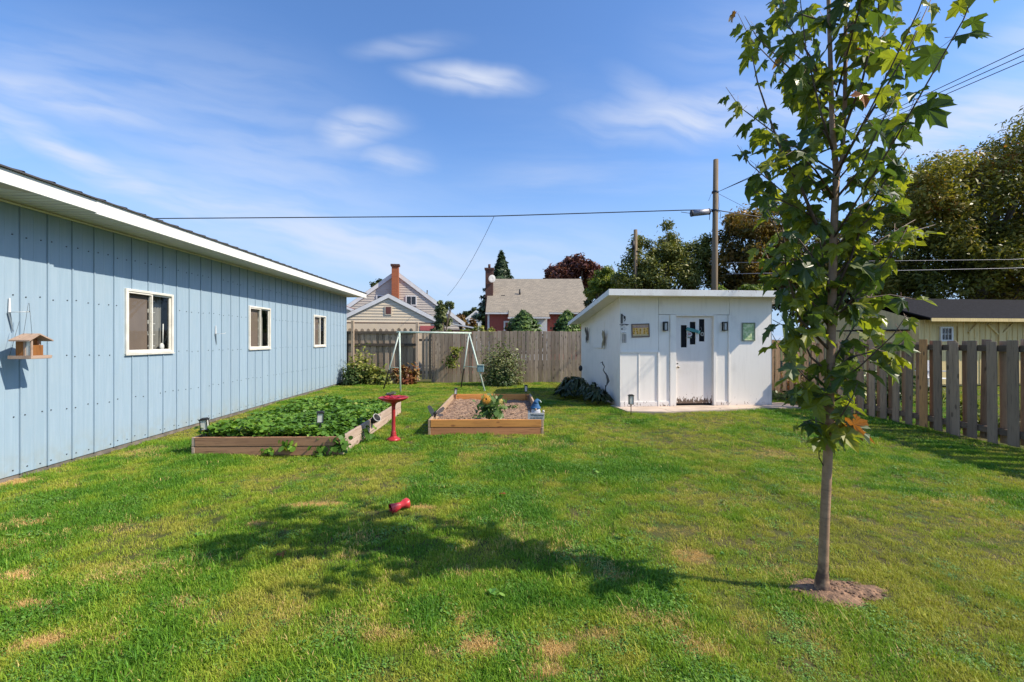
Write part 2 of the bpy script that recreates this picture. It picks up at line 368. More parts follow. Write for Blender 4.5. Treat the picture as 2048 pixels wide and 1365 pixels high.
# white paint, flaking to bare wood low down and along edges
def paint(name, base=(0.87, 0.82, 0.75), dirt=(0.60, 0.55, 0.49), peel_top=0.5, peel=0.5, rough=0.55, bare=(0.22, 0.15, 0.11)):
    m, T = newmat(name)
    co = T.n('TexCoord').outputs['Object']; z = T.n('SeparateXYZ', {0: co}).outputs[2]
    oi = T.n('ObjectInfo').outputs['Random']
    v = T.vmath('ADD', co, T.n('CombineXYZ', {0: T.math('MULTIPLY', oi, 13.0), 1: 0.0, 2: 0.0}).outputs[0])
    streak = T.noise(T.n('Mapping', {'Vector': v, 'Scale': (9, 9, 1.0)}).outputs[0], 1.5, 6, 0.6)
    blot = T.noise(v, 1.4, 5, 0.6)
    c = T.mix(T.math('MULTIPLY', T.smooth(streak, 0.45, 0.8), 0.28), base, dirt)
    c = T.mix(T.math('MULTIPLY', T.smooth(blot, 0.5, 0.8), 0.4), c, tuple(x * 0.82 for x in dirt))
    low = T.smooth(z, peel_top, 0.0)
    fl = T.noise(T.n('Mapping', {'Vector': v, 'Scale': (26, 26, 12)}).outputs[0], 1.0, 5, 0.65)
    th = T.math('SUBTRACT', 0.80, T.math('MULTIPLY', low, peel))
    pm = T.smooth(T.math('SUBTRACT', fl, th), 0.0, 0.03)
    pm = T.math('MULTIPLY', pm, T.smooth(low, 0.02, 0.15))
    c = T.mix(pm, c, T.mix(T.noise(v, 60, 3), bare, tuple(x * 0.3 for x in bare)))
    c = T.mix(T.math('MULTIPLY', T.smooth(z, 0.14, 0.0), 0.3), c, (0.46, 0.34, 0.27))
    h = T.math('SUBTRACT', T.math('MULTIPLY', streak, 0.4), pm)
    finish(T, c, rough, 0, h, 0.35, 0.004, 0.3)
    return m
PAINT = paint('white_shed_paint', peel=0.2); PAINT_DOOR = paint('white_door_paint', (0.80, 0.74, 0.69), (0.60, 0.53, 0.46), 0.50, 0.44)
PAINT_BASE = paint('white_base_paint', (0.80, 0.76, 0.71), (0.70, 0.63, 0.57), 0.5, 0.24)
PAINT_EDGE = paint('white_fascia_paint', (0.76, 0.75, 0.72), (0.55, 0.5, 0.44), 9.0, 0.20)

# brick and shingles on far houses
def brickmat(name, a, b, mortar, sx=1.0):
    m, T = newmat(name)
    co = T.n('TexCoord').outputs['Object']
    s = T.n('SeparateXYZ', {0: co})
    uv = T.n('CombineXYZ', {0: T.math('ADD', s.outputs[0], s.outputs[1]), 1: s.outputs[2], 2: 0.0}).outputs[0]
    br = T.n('TexBrick', {'Vector': uv, 'Color1': (*a, 1), 'Color2': (*b, 1), 'Mortar': (*mortar, 1), 'Scale': sx, 'Mortar Size': 0.012,
                          'Brick Width': 0.22, 'Row Height': 0.075})
    finish(T, br.outputs[0], 0.9, 0, br.outputs['Fac'], -0.4, 0.01, 0.2)
    return m
BRICK = brickmat('red_brick', (0.36, 0.05, 0.04), (0.27, 0.036, 0.03), (0.36, 0.18, 0.14))
BRICKO = brickmat('orange_brick', (0.42, 0.12, 0.05), (0.34, 0.09, 0.04), (0.36, 0.16, 0.09))
BRICKD = brickmat('dark_brick', (0.12, 0.05, 0.04), (0.07, 0.03, 0.025), (0.16, 0.1, 0.08))
def shinglemat(name, a, b, c3):
    m, T = newmat(name)
    co = T.n('TexCoord').outputs['Object']
    s = T.n('SeparateXYZ', {0: co})
    uv = T.n('CombineXYZ', {0: T.math('ADD', s.outputs[0], T.math('MULTIPLY', s.outputs[1], 0.21)), 1: T.math('MULTIPLY', s.outputs[2], 1.6), 2: 0.0}).outputs[0]
    br = T.n('TexBrick', {'Vector': uv, 'Color1': (*a, 1), 'Color2': (*b, 1), 'Mortar': (*c3, 1), 'Scale': 1.0, 'Mortar Size': 0.010,
                          'Brick Width': 0.30, 'Row Height': 0.15})
    nz = T.noise(co, 5, 5)
    c = T.mix(T.math('MULTIPLY', T.smooth(nz, 0.4, 0.7), 0.35), br.outputs[0], c3)
    finish(T, c, 0.9, 0, br.outputs['Fac'], -0.5, 0.01, 0.2)
    return m
SH_GREY = shinglemat('grey_shingles', (0.34, 0.29, 0.225), (0.26, 0.225, 0.18), (0.17, 0.15, 0.12))
SH_BROWN = shinglemat('brown_shingles', (0.15, 0.12, 0.10), (0.11, 0.09, 0.08), (0.07, 0.055, 0.05))
SH_RED = shinglemat('red_shingles', (0.30, 0.09, 0.07), (0.22, 0.07, 0.06), (0.12, 0.05, 0.04))
CREAM = mottled('cream_siding', (0.74, 0.61, 0.43), (0.68, 0.57, 0.42), 2, 0.7)
GREYSID = mottled('grey_siding', (0.58, 0.51, 0.43), (0.52, 0.46, 0.39), 2, 0.7)
PALEBLUE = mottled('pale_siding', (0.50, 0.54, 0.55), (0.45, 0.5, 0.52), 2, 0.7)
TRIM = mottled('white_trim', (0.76, 0.75, 0.73), (0.68, 0.66, 0.64), 3, 0.6)

# ------------------------------------------------------------------ the ground
m, T = newmat('lawn_soil')
ge = T.n('NewGeometry').outputs['Position']
n1 = T.noise(ge, 2.2, 5); n2 = T.noise(ge, 30, 4)
c = T.mix(T.smooth(n1, 0.35, 0.7), (0.06, 0.075, 0.02), (0.10, 0.085, 0.035))
c = T.mix(T.math('MULTIPLY', T.smooth(n2, 0.45, 0.7), 0.5), c, (0.10, 0.085, 0.04))
finish(T, c, 0.95, 0, n2, 0.6, 0.02, 0.1)
LAWN = m
def gz(x, y):
    return 0.012 * math.sin(x * 1.3 + 0.7) * math.cos(y * 0.9) + 0.008 * math.sin(x * 3.1 + y * 2.3)
def gzn(x, y): return 0.012 * np.sin(x * 1.3 + 0.7) * np.cos(y * 0.9) + 0.008 * np.sin(x * 3.1 + y * 2.3)
mb = MB()
xs = [-2500, -300, -60] + [(-14 + i * 0.4) for i in range(91)] + [60, 300, 2500]
ys = [-2500, -300, -40, -12] + [(-6 + i * 0.4) for i in range(66)] + [40, 90, 300, 2500]
nx, ny = len(xs), len(ys)
vs = [(x, y, gz(x, y) if (-13.9 < x < 21.9 and -6 < y < 19.9) else 0.0) for y in ys for x in xs]
mb.add(vs, [(j * nx + i, j * nx + i + 1, (j + 1) * nx + i + 1, (j + 1) * nx + i) for j in range(ny - 1) for i in range(nx - 1)], 0, True)
tag(mb.build('lawn', LAWN), kind='structure')

# worn patches of dry turf: world ellipses (x, y, rx, ry, strength)
SPOTS = []
def spot(px, py, rx, ry, s=1.0):
    g = G(px, py); SPOTS.append((g.x, g.y, rx * 1.12, ry * 1.2, s) if s > .65 else (g.x, g.y, rx, ry, s * .62))
for a in [(640, 1010, .19, .05, 1), (590, 1017, .10, .035, .8), (520, 1055, .09, .06, 1), (33, 1155, .11, .055, 1.1), (20, 1162, .08, .04, 1), (62, 1210, .15, .045, 1),
          (95, 1280, .10, .05, 1.1), (45, 1295, .07, .03, .9), (65, 1045, .12, .04, .9), (5, 1092, .10, .04, .7), (840, 1018, .09, .035, .7), (400, 1073, .05, .03, .6),
          (225, 1283, .05, .03, .7), (230, 1055, .22, .10, .55), (380, 1210, .14, .06, .45), (540, 1205, .03, .05, .6), (1340, 1060, .26, .10, .6), (1385, 1110, .12, .10, .7),
          (1240, 1160, .10, .05, .6), (1280, 1235, .14, .07, .6), (1335, 1255, .14, .07, .6), (1110, 1295, .12, .06, .7), (975, 1290, .10, .05, .7), (920, 1235, .06, .04, .7),
          (1190, 1270, .12, .05, .6), (760, 1270, .12, .05, .6), (870, 1300, .10, .04, .6), (420, 1240, .12, .05, .4), (1420, 1300, .15, .07, .55), (1490, 1250, .12, .08, .45),
          (1090, 1340, .10, .04, .7), (1700, 1340, .10, .05, .35), (1520, 1000, .12, .06, .5), (1560, 940, .3, .1, .25), (1900, 1000, .5, .12, .4), (1960, 1050, .4, .10, .45), (2020, 1085, .3, .08, .5),
          (1780, 960, .5, .15, .3), (980, 893, .22, .05, .6), (1060, 905, .2, .1, .35), (1300, 880, .7, .3, .25), (1500, 905, .6, .2, .3), (560, 960, .3, .1, .3), (300, 900, .2, .2, .5),
          (700, 1115, .07, .04, .4), (735, 960, .1, .04, .6), (1150, 1180, .1, .03, .3), (1360, 1185, .04, .02, .5), (20, 965, .2, .1, .8), (880, 960, .1, .05, .3)]: spot(*a)
TREE = G(1648, 1182)
def fbm(x, y, s, seed):
    """cheap value noise"""
    r = np.random.default_rng(seed); tab = r.random((64, 64)); out = 0; amp = 1; tot = 0
    for o in range(3):
        u = x * s * 2 ** o + 100; v = y * s * 2 ** o + 100
        iu = np.floor(u).astype(int); iv = np.floor(v).astype(int); fu = u - iu; fv = v - iv
        fu = fu * fu * (3 - 2 * fu); fv = fv * fv * (3 - 2 * fv)
        a = tab[iu % 64, iv % 64]; b = tab[(iu + 1) % 64, iv % 64]; c = tab[iu % 64, (iv + 1) % 64]; d = tab[(iu + 1) % 64, (iv + 1) % 64]
        out = out + amp * ((a * (1 - fu) + b * fu) * (1 - fv) + (c * (1 - fu) + d * fu) * fv); tot += amp; amp *= 0.5
    return out / tot
def dryness(x, y):
    d = np.zeros_like(x)
    wx = x + (fbm(x, y, 9, 3) - .5) * .12; wy = y + (fbm(x, y, 9, 4) - .5) * .10
    for sx, sy, rx, ry, s in SPOTS:
        q = ((wx - sx) / rx) ** 2 + ((wy - sy) / ry) ** 2
        d = np.maximum(d, s * np.clip(1.7 - q, 0, 1))
    return d

# turf blades: a few small tufts instanced over the lawn
def tuft(nm, n, rad, hmin, hmax, width, mat, broad=False, spread=0.7):
    vs = []; fs = []
    r = random.Random(nm)
    for i in range(n):
        a = r.uniform(0, 6.283); d = rad * math.sqrt(r.random()); x, y = d * math.cos(a), d * math.sin(a)
        h = r.uniform(hmin, hmax); az = r.uniform(0, 6.283); lean = r.uniform(0.1, spread) * h
        wv_ = Vector((-math.sin(az), math.cos(az), 0)) * width * r.uniform(0.7, 1.3) / 2; dv = Vector((math.cos(az), math.sin(az), 0))
        b = Vector((x, y, -0.004)); k = len(vs)
        if broad:                                                   # clover and plantain leaves
            t = b + dv * lean + Vector((0, 0, h)); s_ = width * r.uniform(0.8, 1.4)
            u = dv.cross(Vector((0, 0, 1))); nrm = Vector((dv.x * .4, dv.y * .4, 1)).normalized(); w2 = nrm.cross(u).normalized()
            vs += [b - wv_ * .1, b + wv_ * .1, t]; fs.append((k, k + 1, k + 2))
            pts = [t + (u * math.cos(q) * s_ * .55 + w2 * math.sin(q) * s_ * .8) for q in [j * 6.283 / 6 for j in range(6)]]
            vs += pts; fs.append(tuple(range(k + 3, k + 9)))
        else:
            mid = b + dv * lean * 0.35 + Vector((0, 0, h * 0.6)); tip = b + dv * lean + Vector((0, 0, h * r.uniform(.75, 1)))
            vs += [b - wv_, b + wv_, mid + wv_ * .8, mid - wv_ * .8, tip]
            fs += [(k, k + 1, k + 2, k + 3), (k + 3, k + 2, k + 4)]
    me = bpy.data.meshes.new(nm); me.from_pydata([tuple(p) for p in vs], [], fs); me.materials.append(mat); me.update()
    return me
m, T = newmat('turf_blade')
ge = T.n('NewGeometry'); rnd = ge.outputs['Random Per Island']
dry = T.n('Attribute', None, attribute_type='INSTANCER', attribute_name='dry').outputs['Fac']
tone = T.n('Attribute', None, attribute_type='INSTANCER', attribute_name='tone').outputs['Fac']
gcol = T.ramp(T.math('ADD', T.math('MULTIPLY', tone, 0.75), T.math('MULTIPLY', rnd, 0.25)),
              [(0.0, (0.07, 0.20, 0.020)), (0.28, (0.15, 0.30, 0.022)), (0.6, (0.30, 0.39, 0.034)), (1.0, (0.48, 0.43, 0.08))])
dcol = T.ramp(rnd, [(0.0, (0.62, 0.40, 0.15)), (0.7, (0.80, 0.57, 0.24)), (1.0, (0.42, 0.26, 0.11))])
dm = T.smooth(T.math('ADD', dry, T.math('MULTIPLY', T.math('SUBTRACT', T.math('FRACT', T.math('MULTIPLY', rnd, 7.7)), 0.5), 0.5)), 0.36, 0.52)
c = T.mix(dm, gcol, dcol)
shade_ = T.math('ADD', T.math('MULTIPLY', T.math('FRACT', T.math('MULTIPLY', rnd, 13.3)), 0.5), 0.72)
c = T.mix(1.0, c, T.n('CombineXYZ', {0: shade_, 1: shade_, 2: shade_}).outputs[0], 'MULTIPLY')
b = T.n('BsdfPrincipled', {'Base Color': c, 'Roughness': 0.5, 'Specular IOR Level': 0.25})
tr = T.n('BsdfTranslucent', {'Color': T.mix(1.0, c, (1.1, 1.2, 0.6), 'MULTIPLY')})
mx = T.n('MixShader', {0: 0.3, 1: b.outputs[0], 2: tr.outputs[0]}); T.n('OutputMaterial', {0: mx.outputs[0]})
TURF = m
m2, T = newmat('clover_leaf')
ge = T.n('NewGeometry'); rnd = ge.outputs['Random Per Island']
c = T.ramp(rnd, [(0.0, (0.07, 0.18, 0.025)), (1.0, (0.16, 0.27, 0.04))])
finish(T, c, 0.5, 0, None, spec=0.3); CLOVER = m2

turf_col = bpy.data.collections.new('turf_tufts')
tufts = [tuft('a_tuft', 42, .075, .018, .045, .0040, TURF), tuft('b_tuft', 42, .075, .022, .055, .0036, TURF, spread=1.2), tuft('c_tuft', 38, .07, .015, .04, .0045, TURF, spread=1.3),
         tuft('d_tuft', 46, .08, .012, .034, .0038, TURF, spread=1.6), tuft('e_clover', 34, .07,   .008, .028, .0085, CLOVER, True), tuft('f_long', 30, .06, .035, .085, .0042, TURF, spread=.9),
         tuft('g_plantain', 9, .05, .015, .04, .026, CLOVER, True, 1.5)]
for t_ in tufts: turf_col.objects.link(bpy.data.objects.new(t_.name, t_))

def in_poly_mask(x, y, poly):
    ins = np.zeros(x.shape, bool); n = len(poly); j = n - 1
    for i in range(n):
        xi, yi = poly[i]; xj, yj = poly[j]
        c_ = ((yi > y) != (yj > y)) & (x < (xj - xi) * (y - yi) / (yj - yi + 1e-12) + xi); ins ^= c_; j = i
    return ins
BED_A = ((-4.13, 5.86), 1.93, 3.42, R(1.2)); BED_B = ((-1.32, 7.15), 1.82, 3.42, R(1.0))
def rect_poly(b, pad=0.0):
    (ox, oy), wd, ln, an = b; ca, sa = math.cos(an), math.sin(an)
    return [(ox + u * ca - v * sa, oy + u * sa + v * ca) for u, v in ((-pad, -pad), (wd + pad, -pad), (wd + pad, ln + pad), (-pad, ln + pad))]
SHED_O = Vector((2.364, 9.96, 0)); SHED_R = R(5.6)
def shed_w(u, v): ca, sa = math.cos(SHED_R), math.sin(SHED_R); return (SHED_O.x + u * ca - v * sa, SHED_O.y + u * sa + v * ca)
SLAB = [shed_w(-0.12, 0.3), shed_w(-0.06, -0.62), shed_w(0.7, -0.76), shed_w(1.6, -0.66), shed_w(2.6, -0.5), shed_w(3.3, -0.44), shed_w(4.05, -0.42), shed_w(4.0, 0.3)]
def scatter(n, x0, x1, y0, y1, seed, far=False):
    r = np.random.default_rng(seed)
    x = r.uniform(x0, x1, n); y = r.uniform(y0, y1, n)
    if not far:                                   # matted dead turf lies denser in the worn patches
        ex, ey = [x], [y]
        for sx, sy, rx, ry, s_ in SPOTS:
            if y0 < sy < y1 and s_ > .65:
                k = int(rx * ry * 9000); ex.append(sx + r.normal(0, rx * .6, k)); ey.append(sy + r.normal(0, ry * .6, k))
        x, y = np.concatenate(ex), np.concatenate(ey); n = len(x)
    keep = (x > -5.06 - 0.0442 * y)
    for b in (BED_A, BED_B): keep &= ~in_poly_mask(x, y, rect_poly(b, -0.01))
    keep &= ~in_poly_mask(x, y, SLAB)
    keep &= ~in_poly_mask(x, y, [shed_w(0.02, 0), shed_w(3.5, 0), shed_w(3.5, 3.4), shed_w(0.02, 3.4)])
    keep &= (np.abs(x) < y * 1.125 * 1.25 + 0.6)
    q = np.sqrt(((x - TREE.x - 0.08) / .30) ** 2 + ((y - TREE.y - 0.0) / .15) ** 2) + (fbm(x, y, 8, 5) - .5) * .5
    keep &= ~((q < 1.0) & (r.random(n) < np.clip(1.5 - q * 1.05, .35, .97)))
    dr = dryness(x, y)
    x, y, dr = x[keep], y[keep], dr[keep]; n = len(x)
    dr = dr * 1.15; big = fbm(x, y, 0.55, 11); med = fbm(x, y, 2.3, 12); fin = fbm(x, y, 7, 13)
    tone = np.clip((big - .5) * 1.7 + (med - .5) * 1.5 + (fin - .5) * 1.3 + .44 + np.clip((y - 6) * .02, 0, .1) + np.clip((9 - np.abs(x - 2.5) * 2.2 - np.abs(y - 8)) * .03, 0, .2), 0, 1)
    tone = np.clip(tone + dr * .25, 0, 1)
    sc_ = np.clip(0.72 + (0.55 - tone) * 0.7 + (fin - .5) * 1.0 + r.normal(0, .16, n), .42, 1.75) * (1 - .35 * np.clip(dr, 0, 1))
    k = r.random(n); clo = fbm(x, y, 3.5, 21)
    idx = np.where(k < .25, 0, np.where(k < .5, 1, np.where(k < .75, 2, 3)))
    idx = np.where((clo > .60) & (r.random(n) < .22) & (dr < .4) | (r.random(n) < .02), 4, idx)
    idx = np.where((r.random(n) < .035) & (dr < .5), 5, idx); idx = np.where((r.random(n) < .0008) & (dr < .5), 6, idx)
    drn = np.clip(dr + (r.random(n) < .07) * .33 + np.clip((fbm(x, y, 1.7, 31) - .62) * 2.2, 0, .35), 0, 1.2)
    drn = np.where(idx == 5, drn * .2, drn)
    if far: sc_ = sc_ * 1.35; idx = np.where(idx >= 5, 1, idx)
    return x, y, sc_, idx, drn, tone, r.uniform(0, 6.283, n)
def turf_object(name, parts, z=None):
    x, y, s_, idx, dr, tone, rot = [np.concatenate(a) for a in zip(*parts)]
    n = len(x); me = bpy.data.meshes.new(name); me.vertices.add(n)
    me.vertices.foreach_set('co', np.stack([x, y, gzn(x, y)], 1).reshape(-1).astype(np.float32))
    for nm, arr, ty in (('sc', s_, 'FLOAT'), ('dry', dr, 'FLOAT'), ('tone', tone, 'FLOAT'), ('rotz', rot, 'FLOAT'), ('idx', idx, 'INT')):
        at = me.attributes.new(nm, ty, 'POINT'); at.data.foreach_set('value', arr.astype(np.int32 if ty == 'INT' else np.float32))
    o = inst(name, me); ng = bpy.data.node_groups.new(name, 'GeometryNodeTree')
    ng.interface.new_socket('Geometry', in_out='INPUT', socket_type='NodeSocketGeometry'); ng.interface.new_socket('Geometry', in_out='OUTPUT', socket_type='NodeSocketGeometry')
    N = ng.nodes.new; L = ng.links.new
    gi = N('NodeGroupInput'); go = N('NodeGroupOutput'); iop = N('GeometryNodeInstanceOnPoints'); ci = N('GeometryNodeCollectionInfo')
    ci.inputs['Collection'].default_value = turf_col; ci.inputs['Separate Children'].default_value = True; ci.inputs['Reset Children'].default_value = True
    def at(nm, ty):
        a = N('GeometryNodeInputNamedAttribute'); a.data_type = ty; a.inputs['Name'].default_value = nm; return a.outputs['Attribute']
    mp = N('GeometryNodeMeshToPoints')
    L(gi.outputs[0], mp.inputs[0]); L(mp.outputs[0], iop.inputs['Points']); L(ci.outputs[0], iop.inputs['Instance']); iop.inputs['Pick Instance'].default_value = True
    L(at('idx', 'INT'), iop.inputs['Instance Index'])
    cx = N('ShaderNodeCombineXYZ'); L(at('rotz', 'FLOAT'), cx.inputs[2]); L(cx.outputs[0], iop.inputs['Rotation'])
    L(at('sc', 'FLOAT'), iop.inputs['Scale']); L(iop.outputs[0], go.inputs[0])
    md = o.modifiers.new('turf', 'NODES'); md.node_group = ng
    return o
turf = turf_object('grass', [scatter(17000, -3.4, 3.6, 1.3, 3.0, 1), scatter(26000, -5.4, 6.9, 3.0, 6.2, 2), scatter(30000, -5.8, 7.0, 6.2, 16.0, 3, True)])
tag(turf, 'short mown green grass with worn straw coloured patches covering the yard', 'grass', kind='stuff')
turf2 = turf_object('grass', [scatter(9000, 7.2, 16.5, 5.5, 14.6, 4, True)])
tag(turf2, 'brighter grass in the neighbouring yard beyond the right fence', 'grass', kind='stuff')

# bare soil ring at the foot of the maple
mb = MB(); n = 30; ring = [(0, 0, .045)]
vs = [(0, 0, .03)]
for k, rr in enumerate((.35, .7, 1.0, 1.15)):
    for j in range(n):
        a = 2 * math.pi * j / n; q = rr * (1 + .14 * math.sin(3 * a + 1) + .10 * math.sin(7 * a) + .05 * math.sin(13 * a + 2))
        vs.append((.265 * q * math.cos(a), .135 * q * math.sin(a), (.026, .020, .008, -.02)[k] + random.uniform(-.004, .004)))
fs = [(0, 1 + j, 1 + (j + 1) % n) for j in range(n)] + [(1 + k * n + j, 1 + k * n + (j + 1) % n, 1 + (k + 1) * n + (j + 1) % n, 1 + (k + 1) * n + j) for k in range(3) for j in range(n)]
mb.add(vs, fs, 0, True)
for i in range(150):
    a = random.uniform(0, 6.28); q = math.sqrt(random.random()) * .95
    s_ = random.uniform(.004, .013); mb.ball((.265 * q * math.cos(a), .135 * q * math.sin(a), .022 * (1 - q * q) + .006), s_, 0, 5, (1, 1, .6))
tag(mb.build('bare_soil', SOILR, loc=(TREE.x + .08, TREE.y - 0.01, gz(TREE.x, TREE.y))), kind='structure')

# concrete slab in front of the white shed
mb = MB(); mb.prism(SLAB, 'z', -0.05, 0.035)
slab = tag(mb.build('concrete_path', CONC), kind='structure')
mb = MB()
def crack(pts):
    pts = [Vector((*shed_w(*p), 0.0375)) for p in pts]
    for a, b in zip(pts[:-1], pts[1:]):
        d = (b - a); nrm = Vector((-d.y, d.x, 0)).normalized() * .006; mb.add([a - nrm, b - nrm * .6, b + nrm * .6, a + nrm], [(0, 1, 2, 3)])
crack([(.75, -.3), (.82, -.45), (.8, -.6), (.88, -.74)]); crack([(1.75, -.28), (1.95, -.3), (2.05, -.42), (2.15, -.4), (2.2, -.55)])
crack([(1.5, -.1), (1.62, -.2), (1.75, -.28)]); crack([(2.05, -.42), (2.0, -.55)])
mb.build('crack', plain('crack_dark', (.04, .03, .025), .9), slab)

# ------------------------------------------------------------------ blue steel garage
WL = 15.89; Y0 = -2.06
gar = thing('garage', 'long light blue ribbed steel garage with white fascia and three sliding windows', 'garage', (-5.089, 0, 0), R(2.53))
gar['kind'] = 'thing'
WH = 3.01
win_spans = [(6.31, 7.25), (9.52, 10.44), (12.99, 13.92)]; WZ0, WZ1 = 1.30, 2.215
def panel_mesh(z0, z1, wd=.305):
    prof = [(0, -.006), (0.001, .011), (.014, .011), (.028, 0), (.150, 0), (.152, .002), (.160, 0), (.290, 0), (wd - .004, -.002), (wd, -.006)]
    b = MB(); n = len(prof)
    b.add([(q, p, z0) for p, q in prof] + [(q, p, z1) for p, q in prof], [(i, i + 1, n + i + 1, n + i) for i in range(n - 1)])
    return b.mesh('wall_panel', BLUE)
full = panel_mesh(0.06, WH + .02)
y = 4.907 - .305 * 22
cuts = {}
while y < WL - .02:
    wd = min(.305, WL - y); hit = [s for s in win_spans if y + wd > s[0] and y < s[1]]
    if not hit and wd > .3: inst('wall_panel', full, gar, (0, y, 0))
    else:
        b = MB()
        def strip(a0, a1, z0, z1):
            if a1 - a0 < .004: return
            pr = [(0, -.006), (0.001, .011), (.014, .011), (.028, 0), (.150, 0), (.152, .002), (.160, 0), (.290, 0), (.301, -.002), (.305, -.006)]
            pts = []
            def h(q):
                for (p0, h0), (p1, h1) in zip(pr[:-1], pr[1:]):
                    if p0 <= q <= p1: return h0 + (h1 - h0) * (q - p0) / (p1 - p0)
                return 0
            qs = sorted({a0, a1, *[p for p, _ in pr if a0 < p < a1]}); n = len(qs)
            b.add([(h(q), q, z0) for q in qs] + [(h(q), q, z1) for q in qs], [(i, i + 1, n + i + 1, n + i) for i in range(n - 1)])
        if hit:
            s0, s1 = hit[0][0] + .02 - y, hit[0][1] - .02 - y
            a, c_ = max(0, min(wd, s0)), max(0, min(wd, s1))
            strip(0, a, .06, WH + .02); strip(c_, wd, .06, WH + .02)
            if b.v: b.build('wall_panel', BLUE, gar, loc=(0, y, 0))
            b = MB(); strip(a, c_, .06, WZ0 + .02)
            if b.v: b.build('wall_panel', BLUE, gar, loc=(0, y, 0))
            b = MB(); strip(a, c_, WZ1 - .02, WH + .02)
        else: strip(0, wd, .06, WH + .02)
        if b.v: b.build('wall_panel', BLUE, gar, loc=(0, y, 0))
    y += .305
# inner wall, foundation, other sides
mb = MB(); mb.bb((-6.9, Y0, .02), (-6.8, WL, WH)); mb.bb((-6.8, Y0, .02), (-.02, Y0 + .1, WH)); mb.bb((-6.8, WL - .06, .06), (-.001, WL, WH))
mb.prism([(-6.9, WH), (0, WH), (-3.45, 3.85)], 'y', WL - .06, WL); mb.build('wall', BLUE, gar)
mb = MB(); mb.bb((-6.85, Y0, -.1), (-.012, WL - .01, .075)); mb.build('foundation', FOUND, gar)
mb = MB(); mb.bb((-.004, WL - .045, .06), (.018, WL + .015, WH)); mb.build('corner_trim', BLUE, gar)
# screws
mb = MB()
for zr in (.12, .68, 1.31, 1.97, 2.62):
    yy = 4.907 - .305 * 6
    while yy < WL - .2:
        for q in (.06, .235):
            if random.random() < .12: continue
            Yq = yy + q + random.uniform(-.02, .02); zq = zr + random.uniform(-.015, .015)
            if any(s[0] - .05 < Yq < s[1] + .05 for s in win_spans) and WZ0 - .05 < zq < WZ1 + .05: continue
            mb.tube([(0.0, Yq, zq), (.006, Yq, zq)], .0075, 6, smooth=False)
        yy += .305
scr = mb.build('screws', SCREW, gar); scr['kind'] = 'stuff'
# soffit panels, fascia and roof sheets; the eave rises slightly towards the far end
OV = .60; slope = .0048
def ez(y): return 2.905 + slope * y
def rib_mesh(nm, x0, x1, wd, prof, mat, zfun):
    b = MB(); n = len(prof)
    b.add([(x0, p, zfun(x0) + q) for p, q in prof] + [(x1, p, zfun(x1) + q) for p, q in prof], [(i, i + 1, n + i + 1, n + i) for i in range(n - 1)])
    return b.mesh(nm, mat)
sof = rib_mesh('soffit_panel', .0, OV - .02, .305, [(0, 0), (.09, 0), (.091, .022), (.101, .022), (.108, 0), (.19, 0), (.191, .022), (.201, .022), (.208, 0), (.291, 0), (.292, .022), (.305, .022)], SOFFIT, lambda x: 0)
rf = rib_mesh('roof_panel', -3.45, OV + .03, .305, [(0, 0), (.006, .015), (.026, .015), (.032, 0), (.15, 0), (.155, .003), (.165, .003), (.17, 0), (.305, 0)], DARK_ROOF, lambda x: (OV - x) * .25)
rfb = rib_mesh('roof_panel', -7.4, -3.45, .305, [(0, 0), (.008, .028), (.03, .028), (.038, 0), (.305, 0)], DARK_ROOF, lambda x: (OV + 3.45) * .25 - (-3.45 - x) * .25)
y = 4.907 - .305 * 22
while y < WL + .33:
    if y < WL: inst('soffit_panel', sof, gar, (0, y, ez(y) + .035))
    inst('roof_panel', rf, gar, (0, y, ez(y) + .175)); inst('roof_panel', rfb, gar, (0, y, ez(y) + .175))
    y += .305
mb = MB()
mb.add([(OV - .02, WL, ez(WL) + .03), (OV - .02, WL + .36, ez(WL) + .03), (-3, WL + .36, ez(WL) + .03), (-3, WL, ez(WL) + .03)], [(0, 1, 2, 3)])
mb.build('soffit_end', SOFFIT, gar)
mb = MB(); mb.tube([(.018, Y0, ez(Y0) + .02), (.018, WL, ez(WL) + .02)], .016, 4, smooth=False); mb.build('soffit_trim', SOFFIT, gar)
def fascia(y0, y1, h0, h1, x):
    b = MB(); ya, yb = y0, y1
    vs = []
    for yy in (ya, yb):
        vs += [(x - .02, yy, ez(yy) + h0), (x, yy, ez(yy) + h0), (x, yy, ez(yy) + h1), (x - .02, yy, ez(yy) + h1)]
    b.add(vs, [(0, 1, 2, 3), (7, 6, 5, 4), (0, 4, 5, 1), (1, 5, 6, 2), (2, 6, 7, 3), (3, 7, 4, 0)]); b.build('fascia', WHITE_METAL, gar)
fascia(Y0, 5.18, .018, .155, OV); fascia(5.14, WL + .36, .0, .158, OV + .006)
mb = MB(); mb.bb((OV - .02, Y0, ez(5) + .158), (OV + .03, WL + .36, ez(5) + .172))
for i, p in enumerate(mb.v): mb.v[i] = (p[0], p[1], p[2] + slope * (p[1] - 5))
mb.build('drip_edge', DARK_ROOF, gar)
mb = MB(); mb.prism([(OV, ez(WL)), (OV, ez(WL) + .165), (-3.45, ez(WL) + .17 + 4.05 * .25), (-3.45, ez(WL) + 4.05 * .25)], 'y', WL + .36, WL + .38); mb.build('rake_fascia', WHITE_METAL, gar)
mb = MB(); mb.add([(.02, 4.0, ez(4) + .028), (OV - .03, 4.0, ez(4) + .028), (OV - .03, 4.55, ez(4.5) + .028), (.30, 4.25, ez(4.5) + .028)], [(0, 1, 2, 3)]); mb.build('soffit_patch', SOFFIT_TAN, gar)

